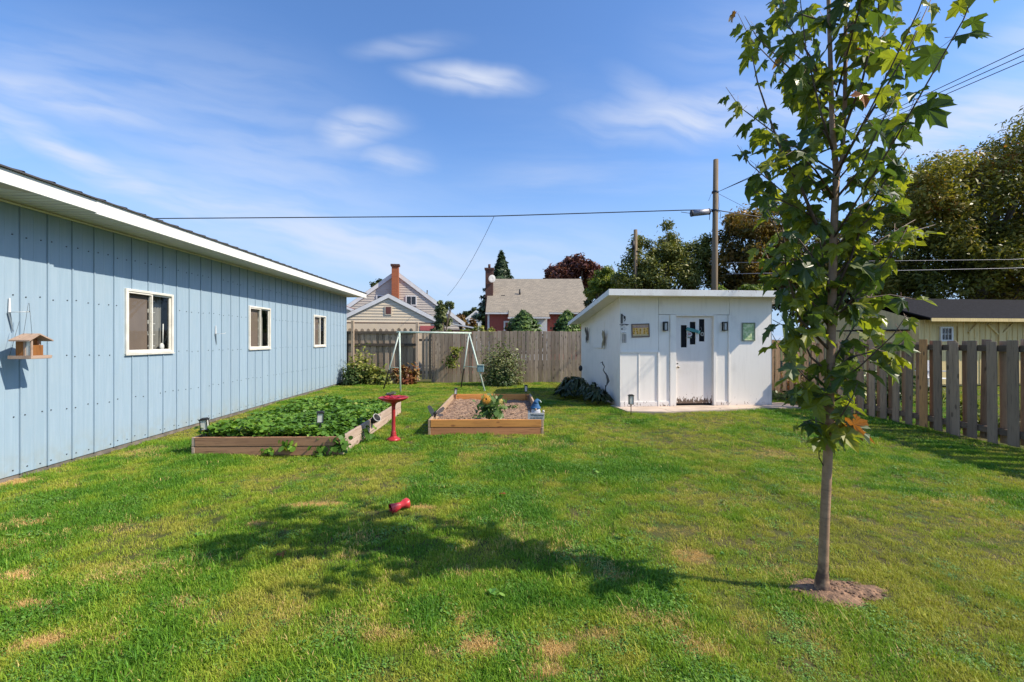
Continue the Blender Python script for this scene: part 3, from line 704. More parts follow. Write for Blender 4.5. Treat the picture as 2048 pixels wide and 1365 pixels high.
def garage_window(y0, y1, i):
    wn_ = MB(); t = .035; h = WZ1 - WZ0
    x0, x1 = -.03, .028
    wn_.bb((x0, y0, WZ0), (x1, y0 + t, WZ1)); wn_.bb((x0, y1 - t, WZ0), (x1, y1, WZ1))
    wn_.bb((x0, y0 + t, WZ0), (x1, y1 - t, WZ0 + t)); wn_.bb((x0, y0 + t, WZ1 - t), (x1, y1 - t, WZ1))
    win = wn_.build('window', FRAME, gar, bevel=.003)
    ym = y0 + (y1 - y0) * .52
    for a, b, xx, nm in ((y0 + t, ym + .015, .008, 'sash'), (ym - .015, y1 - t, -.012, 'sash')):
        s_ = MB(); q = .022; z0, z1 = WZ0 + t, WZ1 - t
        s_.bb((xx - .01, a, z0), (xx + .01, a + q, z1)); s_.bb((xx - .01, b - q, z0), (xx + .01, b, z1))
        s_.bb((xx - .01, a + q, z0), (xx + .01, b - q, z0 + q)); s_.bb((xx - .01, a + q, z1 - q), (xx + .01, b - q, z1)); s_.build(nm, FRAME, win)
        g = MB(); g.add([(xx, a + q, z0 + q), (xx, b - q, z0 + q), (xx, b - q, z1 - q), (xx, a + q, z1 - q)], [(0, 1, 2, 3)]); g.build('pane', GLASS, win)
    b_ = MB(); b_.bb((-.055, y0 + t, WZ0 + .03), (-.048, ym, WZ1 - .03)); b_.build('blind', TAUPE, win)
    r_ = MB(); r_.bb((-.9, y0 - .3, WZ0 - .3), (-.88, y1 + .3, WZ1 + .3)); r_.bb((-.9, y1 + .28, WZ0 - .3), (-.06, y1 + .3, WZ1 + .3)); r_.bb((-.9, y0 - .3, WZ0 - .3), (-.06, y1 + .3, WZ0 - .28)); r_.build('dark_room', DARKROOM, win)
    s2 = MB()
    for k in range(5): s2.bb((-.22, ym, WZ0 + .10 + k * .17), (-.09, y1 - .24, WZ0 + .114 + k * .17))
    for k in range(5): s2.bb((-.20, ym + .02 + .03 * k, WZ0 + .115 + k * .17), (-.13, ym + .09 + .03 * k, WZ0 + .16 + k * .17))
    s2.build('shelf', SHELF, win)
    c_ = MB()
    pts = [(-.16 + .012 * math.sin(k * 1.9), y1 - .26 + k * .016) for k in range(15)]
    c_.add([(x, yy, WZ0 + .03) for x, yy in pts] + [(x, yy, WZ1 - .02) for x, yy in pts], [(k, k + 1, 15 + k + 1, 15 + k) for k in range(14)]); c_.build('curtain', CURTAIN, win)
    l_ = MB(); l_.bb((x1 - .004, y0 - .012, WZ0 - .016), (x1 + .006, y1 + .012, WZ0 - .002)); l_.build('sill', FRAME, win)
    if i == 0:
        v_ = MB(); v_.ball((-.09, y1 - .10, WZ0 + .09), .055, 0, 10, (.5, .8, 1.1)); v_.tube([(-.09, y1 - .08, WZ0 + .12), (-.09, y1 - .07, WZ0 + .45)], .008, 6); v_.build('vase', TRIM, win)
for i, (a, b) in enumerate(win_spans): garage_window(a, b, i)

# hooks on the garage wall and the bird feeder
def gw(x, y, z): return gar.matrix_basis @ Vector((x, y, z))
gar_m = Matrix.Translation(gar.location) @ Matrix.Rotation(R(2.53), 4, 'Z')
def gwp(x, y, z): return gar_m @ Vector((x, y, z))
WHT = plain('white_hook', (.75, .75, .74), .4)
def hook(y, label, z=1.79, L=.2):
    o = thing('wall_hook', label, 'hook', gwp(.014, y, z), R(2.53), 'white plant hooks on the blue wall')
    b = MB(); b.prism([(-.012, 0), (.012, 0), (.006, .15), (-.006, .15)], 'x', 0, .006); b.build('back_plate', WHT, o)
    b = MB(); b.tube([(.006, 0, 0), (L, 0, .004)], .004, 6); b.tube([(L, 0, .004), (L + .004, 0, .02)], .004, 6); b.build('arm', WHT, o)
    b = MB(); b.prism([(-.02, 0), (.012, 0), (.035, -.2), (.028, -.2)], 'x', 0, .004); b.build('brace', plain('grey_brace', (.16, .2, .23), .5) if 'grey_brace' not in MATS else MATS['grey_brace'], o)
    return o
hook(4.79, 'white wall hook holding the wooden bird feeder')
hook(8.37, 'empty white wall hook between the near window and middle window', 1.61, .17)
fd = thing('bird_feeder', 'small wooden house shaped bird feeder hanging on the blue wall', 'bird feeder', gwp(.214, 4.79, 1.30), R(2.53))
fd.scale = (.8, .95, 1.2)
def fpart(nm, mat, fn, bev=0.0): b = MB(); fn(b); return b.build(nm, mat, fd, bevel=bev)
# ridge runs out from the wall (local x); the gable faces the camera
fpart('floor_tray', FEEDW, lambda b: b.bb((-.13, -.11, 0), (.15, .11, .016)), .002)
fpart('rim', FEEDW, lambda b: (b.bb((-.13, -.118, .002), (.15, -.11, .03)), b.bb((-.13, .11, .002), (.15, .118, .03)), b.bb((.15, -.118, .002), (.158, .118, .03))))
fpart('end_panel', FEEDO, lambda b: b.prism([(-.07, .016), (.03, .016), (.03, .155), (-.02, .19), (-.07, .155)], 'y', -.085, -.07))
fpart('end_panel', FEEDO, lambda b: b.prism([(-.07, .016), (.03, .016), (.03, .155), (-.02, .19), (-.07, .155)], 'y', .07, .085))
fpart('post', FEEDW, lambda b: (b.bb((.03, -.088, .016), (.052, -.066, .16)), b.bb((.03, .066, .016), (.052, .088, .16)), b.bb((.112, -.088, .016), (.128, -.07, .16))))
fpart('pane', LGLASS, lambda b: b.bb((.052, -.082, .03), (.112, -.078, .155)))
fpart('seed_box', FEEDO, lambda b: b.bb((-.05, -.06, .016), (.11, .06, .12)))
fpart('roof_board', FEEDW, lambda b: b.add([(-.10, -.135, .165), (.16, -.135, .165), (.14, 0, .222), (-.08, 0, .222), (-.10, -.135, .153), (.16, -.135, .153), (.14, 0, .21), (-.08, 0, .21)], [(0, 1, 2, 3), (7, 6, 5, 4), (0, 4, 5, 1), (1, 5, 6, 2), (2, 6, 7, 3), (3, 7, 4, 0)]))
fpart('roof_board', FEEDW, lambda b: b.add([(-.10, .135, .165), (.16, .135, .165), (.14, 0, .222), (-.08, 0, .222), (-.10, .135, .153), (.16, .135, .153), (.14, 0, .21), (-.08, 0, .21)], [(0, 1, 2, 3), (7, 6, 5, 4), (0, 4, 5, 1), (1, 5, 6, 2), (2, 6, 7, 3), (3, 7, 4, 0)]))
fpart('hanger', BLACK, lambda b: (b.tube([(-.05, -.02, .2), (-.01, 0, .49)], .0018, 5), b.tube([(.06, -.02, .2), (.0, 0, .49)], .0018, 5), b.tube([(-.13, -.1, .02), (-.1, -.02, .33)], .0018, 5)))

# ------------------------------------------------------------------ white shed
shed = thing('shed', 'white painted wooden shed with flaking paint and a low pitched roof', 'shed', SHED_O, SHED_R)
SW, SD = 3.52, 3.40; HF, HB = 2.47, 2.00
def sp(nm, mat, fn, bev=0.0, par=None): b = MB(); fn(b); return b.build(nm, mat, par or shed, bevel=bev)
S2P = 1 / 89.5
def fx(px, ref=0.0):                        # shed front: picture column -> metres along the front wall
    a = (px - 1024) / F; ca, sa = math.cos(SHED_R), math.sin(SHED_R)
    Yf = SHED_O.y - .03; return (a * Yf - SHED_O.x) / (ca - a * sa)
def fz(py, px=1380):
    u = fx(px); return 1.5 + (680 - py) / F * (SHED_O.y - .03 + u * math.sin(SHED_R))
dx0, dx1 = fx(1352), fx(1427); dz1 = fz(632)
b1, b2, b3, b4 = fx(1317), fx(1340), fx(1430), fx(1459)
# core walls
sp('side_wall', PAINT, lambda b: b.prism([(0.0, 0.02), (SD, .02), (SD, HB), (0.0, HF)], 'x', 0, .05))
sp('side_wall', PAINT, lambda b: b.prism([(0.0, 0.02), (SD, .02), (SD, HB), (0.0, HF)], 'x', SW - .05, SW))
sp('back_wall', PAINT, lambda b: b.bb((.05, SD - .05, .02), (SW - .05, SD, HB)))
sp('wall_panel', PAINT, lambda b: b.bb((0.002, -.012, fz(705, 1280)), (b1, .05, HF - .03)))
sp('wall_panel', PAINT, lambda b: b.bb((0.002, -.012, .03), (fx(1278) - .004, .05, fz(705, 1280) - .006)))
sp('wall_panel', PAINT, lambda b: b.bb((fx(1278) + .004, -.012, .03), (b1, .05, fz(705, 1280) - .006)))
sp('wall_panel', PAINT, lambda b: b.bb((b1 + .008, -.012, dz1 + .03), (b4 - .003, .05, HF - .03)))
sp('wall_panel', PAINT, lambda b: b.bb((b1 + .008, -.010, .03), (b2 - .003, .05, dz1 + .02)))
sp('wall_panel', PAINT, lambda b: b.bb((b3 + .03, -.010, .03), (b4 - .003, .05, dz1 + .02)))
sp('wall_panel', PAINT, lambda b: b.bb((b4 + .006, -.013, .03), (SW - .002, .05, HF - .03)))
sp('batten', PAINT, lambda b: b.bb((b1 - .02, -.034, .03), (b1 + .022, -.0125, fz(704, 1317))), .003)
sp('batten', PAINT, lambda b: b.bb((.0, -.026, fz(705, 1280) - .012), (b1, -.0125, fz(705, 1280) + .03)), .003)
sp('batten', PAINT, lambda b: b.bb((b4 - .03, -.034, .03), (b4 + .004, -.0135, dz1 + .02)), .003)
sp('batten', PAINT, lambda b: b.bb((fx(1278) - .012, -.022, .2), (fx(1278) + .012, -.0125, fz(705, 1280) - .02)), .002)
sp('base_board', PAINT_BASE, lambda b: b.bb((.0, -.028, .035), (b1 - .024, -.0125, fz(804, 1270))), .003)
sp('base_board', PAINT_BASE, lambda b: b.bb((b1 + .024, -.026, .035), (b2 - .004, -.0105, fz(803, 1330))), .003)
sp('base_board', PAINT_BASE, lambda b: b.bb((b3 + .035, -.026, .035), (b4 - .034, -.0105, fz(803, 1445))), .003)
sp('door_jamb', PAINT, lambda b: b.bb((b2, -.035, .035), (dx0, .06, dz1 + .022)), .003)
sp('door_jamb', PAINT, lambda b: b.bb((dx1, -.035, .035), (b3 + .028, .06, dz1 + .022)), .003)
sp('door_head', PAINT, lambda b: b.bb((dx0 + .001, -.03, dz1 - .01), (dx1 - .001, .06, dz1 + .028)), .003)
sp('corner_trim', PAINT, lambda b: (b.bb((-.004, -.018, .03), (.0, .06, HF - .03)), b.bb((SW, -.018, .03), (SW + .004, .06, HF - .03))))
sp('dark_gap', DARKROOM, lambda b: b.bb((dx0, .10, .03), (dx1, .12, dz1)))
# door with three stepped glass slots
def slot(px0, px1, py0, py1): return (fx(px0), fx(px1), fz(py1, (px0 + px1) / 2), fz(py0, (px0 + px1) / 2))
slots = [slot(1364, 1376, 650.5, 695.5), slot(1382, 1393.5, 644, 689.5), slot(1400.5, 1411.5, 638.5, 683.5)]
door = MB()
dyf, dyb = .03, .07; dz0 = .085
xs_ = sorted([dx0 + .004, dx1 - .004] + [q for s in slots for q in s[:2]])
for a, c_ in zip(xs_[:-1], xs_[1:]):
    s = next((s for s in slots if abs(s[0] - a) < 1e-6), None)
    if s: door.bb((a, dyf, dz0), (c_, dyb, s[2])); door.bb((a, dyf, s[3]), (c_, dyb, dz1 - .012))
    else: door.bb((a, dyf, dz0), (c_, dyb, dz1 - .012))
bmx = door; dob = door.build('door', PAINT_DOOR, shed)
for s in slots:
    sp('pane', plain('slot_glass', (.006, .006, .008), .5, 0, .15) if 'slot_glass' not in MATS else MATS['slot_glass'], lambda b: b.bb((s[0], dyf + .018, s[2]), (s[1], dyf + .022, s[3])), 0, dob)
sp('door_knob', plain('old_brass', (.25, .21, .15), .35, .8), lambda b: (b.ball((dx0 + .055, dyf - .045, fz(735, 1356)), .026, 0, 10), b.tube([(dx0 + .055, dyf, fz(735, 1356)), (dx0 + .055, dyf - .03, fz(735, 1356))], .012, 8), b.lathe([(.034, 0)], (0, 0, 0), 3)), 0, dob)
sp('keyhole_plate', BLACK, lambda b: b.bb((dx0 + .04, dyf - .004, fz(729, 1356)), (dx0 + .075, dyf, fz(727, 1356))), 0, dob)
# roof
RO = .40; LO = .385
def rz_(v): return 2.555 + (v + RO) * (-.141)
fr_, bk = -RO, SD + .06
sp('roof', SHING, lambda b: b.add([(-LO, fr_, rz_(fr_) + .012), (SW + .3, fr_, rz_(fr_) + .012), (SW + .3, bk, rz_(bk) + .012), (-LO, bk, rz_(bk) + .012),
                                     (-LO, fr_, rz_(fr_)), (SW + .3, fr_, rz_(fr_)), (SW + .3, bk, rz_(bk)), (-LO, bk, rz_(bk))],
                                    [(0, 1, 2, 3), (7, 6, 5, 4), (0, 4, 5, 1), (1, 5, 6, 2), (2, 6, 7, 3), (3, 7, 4, 0)]))
sp('soffit', PAINT, lambda b: b.add([(-LO + .02, fr_ + .02, rz_(fr_) - .06), (SW + .28, fr_ + .02, rz_(fr_) - .06), (SW + .28, bk - .02, rz_(bk) - .06), (-LO + .02, bk - .02, rz_(bk) - .06)], [(0, 1, 2, 3)]))
sp('fascia', PAINT_EDGE, lambda b: b.bb((-LO, fr_ - .022, rz_(fr_) - .125), (SW + .3, fr_, rz_(fr_) + .006)), .003)
def rake(x):
    return lambda b: b.prism([(fr_, rz_(fr_) - .115), (fr_, rz_(fr_) - .001), (bk, rz_(bk) - .001), (bk, rz_(bk) - .095)], 'x', x, x + .022)
sp('fascia', PAINT_EDGE, rake(-LO)); sp('fascia', PAINT_EDGE, rake(SW + .278))
# boarded window outline on the side wall
sp('window_board', PAINT, lambda b: (b.bb((-.012, 1.15, 1.32), (0, 2.0, 1.95))), .003)
sp('window_board', PAINT, lambda b: (b.bb((-.022, 1.12, 1.29), (-.0, 2.03, 1.315))), .003)

def shed_at(u, v, z): ca, sa = math.cos(SHED_R), math.sin(SHED_R); return Vector((SHED_O.x + u * ca - v * sa, SHED_O.y + u * sa + v * ca, z))
# wall lamps
def wall_lamp(px, label):
    o = thing('wall_lamp', label, 'lamp', shed_at(fx(px), -.012, fz(662, px)), SHED_R, 'black lantern lamps beside the shed door')
    def p(nm, mat, fn): b = MB(); fn(b); b.build(nm, mat, o)
    p('back_plate', BLACK, lambda b: b.bb((-.045, -.012, .0), (.045, 0, .20)))
    p('frame', BLACK, lambda b: (b.bb((-.045, -.085, .17), (.045, -.012, .20)), b.bb((-.045, -.085, 0), (.045, -.012, .018)), b.bb((-.045, -.085, .018), (-.030, -.07, .17)), b.bb((.03, -.085, .018), (.045, -.07, .17)),))
    p('glass', LGLASS, lambda b: b.bb((-.03, -.074, .02), (.03, -.03, .168)))
wall_lamp(1329.5, 'black lantern lamp on the shed wall left of the door'); wall_lamp(1448, 'black lantern lamp on the shed wall right of the door')
# sunflower sign
o = thing('sunflower_sign', 'wooden framed sunflower sign on the shed front beside the wind chime', 'sign', shed_at(fx(1281), -.016, fz(661.5, 1281)), SHED_R)
o.rotation_euler = (0, R(-2), SHED_R)
YEL = mottled('sunflower_print', (.78, .52, .22), (.66, .48, .28), 30, .7); PNK = plain('sign_strip', (.42, .25, .22), .7); BRN = plain('sign_brown', (.13, .07, .05), .8); YLW = plain('petal_yellow', (.85, .45, .04), .7); MUT = wood('sign_frame_wood', (.2, .15, .14), (.15, .11, .1), (.07, .05, .05), .8, 0, 9, 0, False); LTR = plain('pale_print', (.6, .45, .35), .8)
def p(nm, mat, fn, par=None, bev=0): b = MB(); fn(b); return b.build(nm, mat, par or o, bevel=bev)
p('board', YEL, lambda b: b.bb((-.19, -.004, -.13), (.19, .004, .13)))
p('frame', MUT, lambda b: (b.bb((-.205, -.014, .125), (.205, .002, .15)), b.bb((-.205, -.014, -.15), (.205, .002, -.125)), b.bb((-.205, -.014, -.125), (-.18, .002, .125)), b.bb((.18, -.014, -.125), (.205, .002, .125))), bev=.003)
p('lettering_strip', PNK, lambda b: (b.bb((-.17, -.008, .062), (.17, -.0045, .112))))
def marks(b):
    x = -.155
    while x < .15:
        wl = random.uniform(.010, .017); b.bb((x, -.0105, .074), (x + wl, -.0085, .074 + random.choice([.022, .027]))); x += wl + random.choice([.006, .006, .016])
mk = p('lettering', LTR, marks); mk['kind'] = 'stuff'
def flowers(b):
    for i in range(15):
        cx = -.155 + (i % 5) * .078 + random.uniform(-.01, .01); cz = .03 - (i // 5) * .045 + random.uniform(-.008, .008)
        n = 10; vs = []
        for k in range(2 * n):
            a = math.pi * k / n; rr = .031 if k % 2 else .018; vs.append((cx + rr * math.cos(a), -.0085, cz + rr * math.sin(a)))
        b.add(vs, [tuple(range(2 * n))])
        b.lathe([(.011, 0), (.0005, .004)], (0, 0, 0), 7)
        for q in range(len(b.v) - 14, len(b.v)):
            v = b.v[q]; b.v[q] = (cx + v[0], -.0088 - v[2], cz + v[1])
        b.m[-7:] = [1] * 7
p('sunflowers', [YLW, BRN], flowers)['kind'] = 'stuff'
p('row_of_leaves', plain('sage_print', (.42, .42, .26), .8), lambda b: [b.bb((-.17 + i * .035, -.0075, -.118), (-.15 + i * .035, -.0045, -.098)) for i in range(10)])
# wind chime
o = thing('wind_chime', 'black metal wind chime with three tubes hanging at the shed corner', 'wind chime', shed_at(fx(1247), -.07, fz(686, 1247)), SHED_R)
p('bracket', BLACK, lambda b: (b.bb((-.055, .02, .42), (-.03, .05, .63)), b.tube([(-.04, .03, .6), (.02, 0, .57), (.022, 0, .5), (.0, 0, .47)], .009, 6), b.ball((.01, 0, .55), .022, 0, 8, (1, .5, 1.6))))
p('dragonfly', BLACK, lambda b: (b.tube([(-.11, 0, .395), (-.05, 0, .385), (0, 0, .405), (.06, 0, .39), (.1, 0, .4)], [.004, .014, .008, .016, .004], 6), b.ball((-.05, 0, .30), .018, 0, 8)))
p('top_ring', SHELF, lambda b: b.tube([(.045 * math.cos(a * .5236), .02 * math.sin(a * .5236), .31 + .02 * math.sin(a * .5236)) for a in range(13)], .004, 5))
p('top_disc', SHELF, lambda b: b.lathe([(.001, .225), (.045, .225), (.045, .215), (.001, .215)], (0, 0, 0), 12))
for q in (-.032, 0.0, .034): p('chime_tube', BLACK, lambda b: b.tube([(q, 0, .0), (q, 0, .19)], .0075, 7))
p('cord', SHELF, lambda b: (b.tube([(0, 0, .47), (0, 0, .22)], .0015, 4), b.tube([(-.032, 0, .22), (-.032, 0, .18)], .0015, 4), b.tube([(.034, 0, .22), (.034, 0, .18)], .0015, 4)))
# framed picture
o = thing('framed_picture', 'pale green leafy picture in a grey green frame on the shed front', 'picture', shed_at(fx(1497), -.02, fz(664, 1497)), SHED_R)
PICG = mottled('leafy_print', (.66, .70, .40), (.34, .48, .20), 16, .5, 6, .1, 40, .002, lo=.4, hi=.6); GFR = plain('grey_green_frame', (.20, .24, .17), .6)
p('print', PICG, lambda b: b.bb((-.14, -.003, -.19), (.14, .003, .19)))
p('frame', GFR, lambda b: (b.bb((-.155, -.02, .185), (.155, .004, .205)), b.bb((-.155, -.02, -.205), (.155, .004, -.185)), b.bb((-.155, -.02, -.185), (-.135, .004, .185)), b.bb((.135, -.02, -.185), (.155, .004, .185))), bev=.002)
# door ornaments
o = thing('ribbon_ornament', 'teal ribbon shaped ornament slanting across the shed door slots', 'ornament', shed_at(fx(1386), .01, fz(661, 1386)), SHED_R)
o.rotation_euler = (0, R(14), SHED_R)
p('band', TEAL, lambda b: b.prism([(-.15, -.035), (-.13, .04), (.1, .035), (.17, .03), (.165, -.04), (.1, -.03)], 'y', -.012, .006))
p('tail', plain('mint_tail', (.2, .5, .42), .5), lambda b: b.prism([(.135, .028), (.18, .038), (.172, -.045), (.14, -.04)], 'y', -.016, -.013))
o = thing('plaque_ornament', 'small pink and white round plaque on the shed door under the teal ribbon', 'ornament', shed_at(fx(1381), .028, fz(669, 1381)), SHED_R)
p('plaque', plain('white_enamel', (.6, .55, .53), .5), lambda b: b.prism([(.06 * math.cos(a * .524), .055 * math.sin(a * .524)) for a in range(12)], 'y', -.01, 0))
p('motif', plain('pink_motif', (.42, .17, .17), .6), lambda b: (b.ball((-.015, -.011, .005), .022, 0, 8, (1, .3, 1)), b.ball((.02, -.011, .008), .018, 0, 8, (1, .3, 1))))
p('stand', GFR, lambda b: b.bb((-.04, -.008, -.085), (.05, 0, -.06)))
o = thing('flower_ornament', 'white metal flower hanging in the rightmost slot of the shed door', 'ornament', shed_at(fx(1406.5), .025, fz(668.5, 1406)), SHED_R)
def flw(b):
    for k in range(12):
        a = k * math.pi / 6; c_, s_ = math.cos(a), math.sin(a)
        b.add([(.018 * c_, -.006, .018 * s_), (.036 * math.cos(a - .2), -.008, .036 * math.sin(a - .2)), (.052 * c_, -.004, .052 * s_), (.036 * math.cos(a + .2), -.008, .036 * math.sin(a + .2))], [(0, 1, 2, 3)])
p('petals', plain('pale_metal', (.6, .6, .52), .5), flw); p('disc', BRN, lambda b: b.ball((0, -.006, 0), .017, 0, 8, (1, .4, 1)))
p('hanger', SHELF, lambda b: b.tube([(0, 0, .05), (-.03, 0, .16)], .002, 4))

# butterflies on the side wall, heron stakes by it
def butterfly(v, z, mat, label, s_=1.0, lean=0.0):
    o = thing('butterfly_ornament', label, 'ornament', shed_at(-.02, v, z), SHED_R, 'metal butterflies on the shed side wall')
    for sg in (-1, 1):
        b = MB(); pr = [(0, -.02), (.03, -.12), (.06, -.16), (.07, -.06), (.05, .0), (.10, .10), (.09, .17), (.05, .14), (0, .03)]
        b.prism([(sg * u * s_ + lean * q, q * s_) for u, q in pr], 'x', -.003, .003); w_ = b.build('wing', mat, o); w_.rotation_euler = (0, 0, sg * R(20))
    b = MB(); b.tube([(-.01, lean * -.12, -.1 * s_), (-.012, 0, 0), (-.01, lean * .1, .1 * s_)], [.004, .010, .005], 6); b.build('body', BLACK, o)
butterfly(2.62, 1.62, plain('dark_bronze', (.05, .04, .035), .5), 'dark butterfly ornament on the shed side wall, the farther of two', 1.35)
butterfly(1.05, 1.50, mottled('gilt_bronze', (.36, .30, .17), (.2, .16, .1), 30, .5, metal=.3), 'olive gold butterfly ornament on the shed side wall, the nearer of two', 1.4, -.25)
hr = thing('metal_heron', 'slender black metal heron stake in front of the shed side wall', 'garden stake', shed_at(-.16, .55, 0), SHED_R)
b = MB(); b.tube([(0, 0, 0), (0, 0, .45)], .006, 6); b.tube([(.03, 0, 0), (.01, 0, .45)], .005, 6); b.build('leg', BLACK, hr)
b = MB(); b.tube([(0.02, 0, .42), (.07, 0, .55), (.04, 0, .66), (0.0, 0, .74)], [.004, .035, .026, .010], 8); b.build('body', plain('grey_feather', (.10, .10, .11), .5), hr)
b = MB(); b.tube([(0.0, 0, .72), (-.05, 0, .80), (-.02, 0, .88), (-.06, 0, .94), (-.07, 0, .99), (-.13, 0, .96)], [.012, .010, .009, .014, .012, .002], 7); b.build('neck', BLACK, hr)
st_ = thing('flower_stake', 'dark metal flower stake behind the hosta leaves at the shed corner', 'garden stake', shed_at(-.16, 2.85, 0), SHED_R)
b = MB(); b.tube([(0, 0, 0), (.03, 0, .62)], .005, 5); b.build('stem', BLACK, st_)
b = MB(); b.ball((.0, 0, .70), .07, 0, 8, (.8, .4, 1.2)); b.build('bloom', BLACK, st_)

# ------------------------------------------------------------------ raised beds
def raised_bed(nm, bed, label, mx, my, soilz, seed, mlow=None):
    (ox, oy), wd, ln, an = bed; o = thing('raised_bed', label, 'raised bed', (ox, oy, 0), an, 'wooden raised beds')
    h = .117; t = .04
    def pl(a, c_, mat):
        b = MB(); b.bb(a, c_); b.build('plank', mat, o, bevel=.004)
    for k in range(2):
        z0, z1 = .001 + k * (h + .006), .001 + k * (h + .006) + h
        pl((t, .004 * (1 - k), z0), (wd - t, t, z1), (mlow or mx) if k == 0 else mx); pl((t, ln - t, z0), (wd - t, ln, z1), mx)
        pl((0, .003 * k, z0), (t - .002, ln, z1), my); pl((wd - t + .002, .003 * k, z0), (wd, ln, z1), my)
    for cx_, cy_ in ((t, t), (wd - t - .05, t), (t, ln - t - .05), (wd - t - .05, ln - t - .05)):
        b = MB(); b.bb((cx_ + .001, cy_ + .001, 0), (cx_ + .05, cy_ + .05, .22)); b.build('corner_post', CEDAR2, o)
    b = MB(); nx_, ny_ = 46, 84; r = random.Random(seed)
    vs = []
    for j in range(ny_ + 1):
        for i in range(nx_ + 1):
            u = t + (wd - 2 * t) * i / nx_; v = t + (ln - 2 * t) * j / ny_
            vs.append((u, v, soilz(u / wd, v / ln) + r.uniform(-.014, .014) + .016 * math.sin(u * 19 + v * 9) * math.sin(v * 21)))
    b.add(vs, [(j * (nx_ + 1) + i, j * (nx_ + 1) + i + 1, (j + 1) * (nx_ + 1) + i + 1, (j + 1) * (nx_ + 1) + i) for j in range(ny_) for i in range(nx_)], 0, True)
    for i in range(260):
        u, v = r.uniform(.06, wd - .06), r.uniform(.06, ln - .06); s_ = r.uniform(.006, .022)
        b.ball((u, v, soilz(u / wd, v / ln) + s_ * .2), s_, 0, 5, (1.2, 1, .7))
    b.build('soil', SOIL, o); return o
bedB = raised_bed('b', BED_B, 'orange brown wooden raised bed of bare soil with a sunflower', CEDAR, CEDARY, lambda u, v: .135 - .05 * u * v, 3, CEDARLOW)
bedA = raised_bed('a', BED_A, 'weathered wooden raised bed full of leafy strawberry plants beside the garage', CEDAR2, CEDAR2Y, lambda u, v: .16, 4)
def bedp(bed, u, v, z=0.0):
    (ox, oy), wd, ln, an = bed; return Vector((ox + u * math.cos(an) - v * math.sin(an), oy + u * math.sin(an) + v * math.cos(an), z))

# general leaf cloud ---------------------------------------------------------
def unit(v): return v / (np.linalg.norm(v, axis=1, keepdims=True) + 1e-9)
def leaf_cards(c, nrm, size, r, shape='leaf', aspect=1.6):
    """six-cornered leaves folded a little; c centres (N,3), nrm normals (N,3), size (N,)"""
    n = len(c); nrm = unit(nrm); rv = unit(r.normal(size=(n, 3))); a = unit(np.cross(nrm, rv)); b = np.cross(nrm, a)
    s = size[:, None]
    if shape == 'leaf':
        pts = [(-.5, 0), (-.15, .28), (.2, .24), (.5, 0), (.2, -.24), (-.15, -.28)]
    elif shape == 'oval':
        pts = [(-.5, 0), (-.28, .36), (.22, .38), (.5, 0), (.22, -.38), (-.28, -.36)]
    else:
        pts = [(-.5, 0), (0, .25), (.5, 0), (0, -.25)]
    k = len(pts); co = np.zeros((n, k, 3))
    for i, (u, v) in enumerate(pts):
        co[:, i] = c + s * (a * u * aspect + b * v * 1.25 - nrm * (abs(v) * -.35 + (u + .5) ** 2 * .15))
    return co
def to_leaf_obj(name, co, mat, parent=None): return inst(name, fast_mesh(name, co, None, mat), parent)

STRAW = leafy('strawberry_leaf', [(0.0, (0.052, 0.121, 0.018)), (0.5, (0.098, 0.209, 0.026)), (0.85, (0.172, 0.297, 0.035)), (1.0, (0.322, 0.330, 0.070))], .25, 1.5)
r = np.random.default_rng(5)
def mound(n, u0, u1, v0, v1, zf, seed):
    r = np.random.default_rng(seed); u = r.uniform(u0, u1, n); v = r.uniform(v0, v1, n)
    top = zf(u, v); q = r.random(n) ** .45; z = .15 + (top - .15) * q
    ca, sa = math.cos(BED_A[3]), math.sin(BED_A[3])
    return np.stack([BED_A[0][0] + u * ca - v * sa, BED_A[0][1] + u * sa + v * ca, z], 1)
def zf(u, v):
    return .335 + .07 * np.sin(u * 3.1) * np.cos(v * 2.1) * .5 + (fbm(u, v, 3.0, 41) - .5) * .16 + (fbm(u, v, 9, 42) - .5) * .08 - .06 * np.clip(v - 2.6, 0, 1) - .10 * np.clip(u - 1.6, 0, 1) * 2 - .05 * np.clip(.2 - u, 0, 1) * 4
cc = mound(4200, .05, 1.86, .05, 3.36, zf, 6)
tri = []
nn = len(cc)
for k in range(3):
    an = r.uniform(0, 6.283, nn) if k == 0 else an + 2.094
    tri.append(cc + np.stack([np.cos(an), np.sin(an), np.zeros(nn)], 1) * .036)
cc3 = np.concatenate(tri); nrm = np.stack([r.normal(0, .45, len(cc3)), r.normal(0, .45, len(cc3)), np.full(len(cc3), 1.0)], 1)
co = leaf_cards(cc3, nrm, r.uniform(.040, .068, len(cc3)), r, 'oval', 1.1)
so = to_leaf_obj('strawberry_plants', co, STRAW)
tag(so, 'dense low mass of green strawberry plants filling the left raised bed', 'plants', kind='stuff')
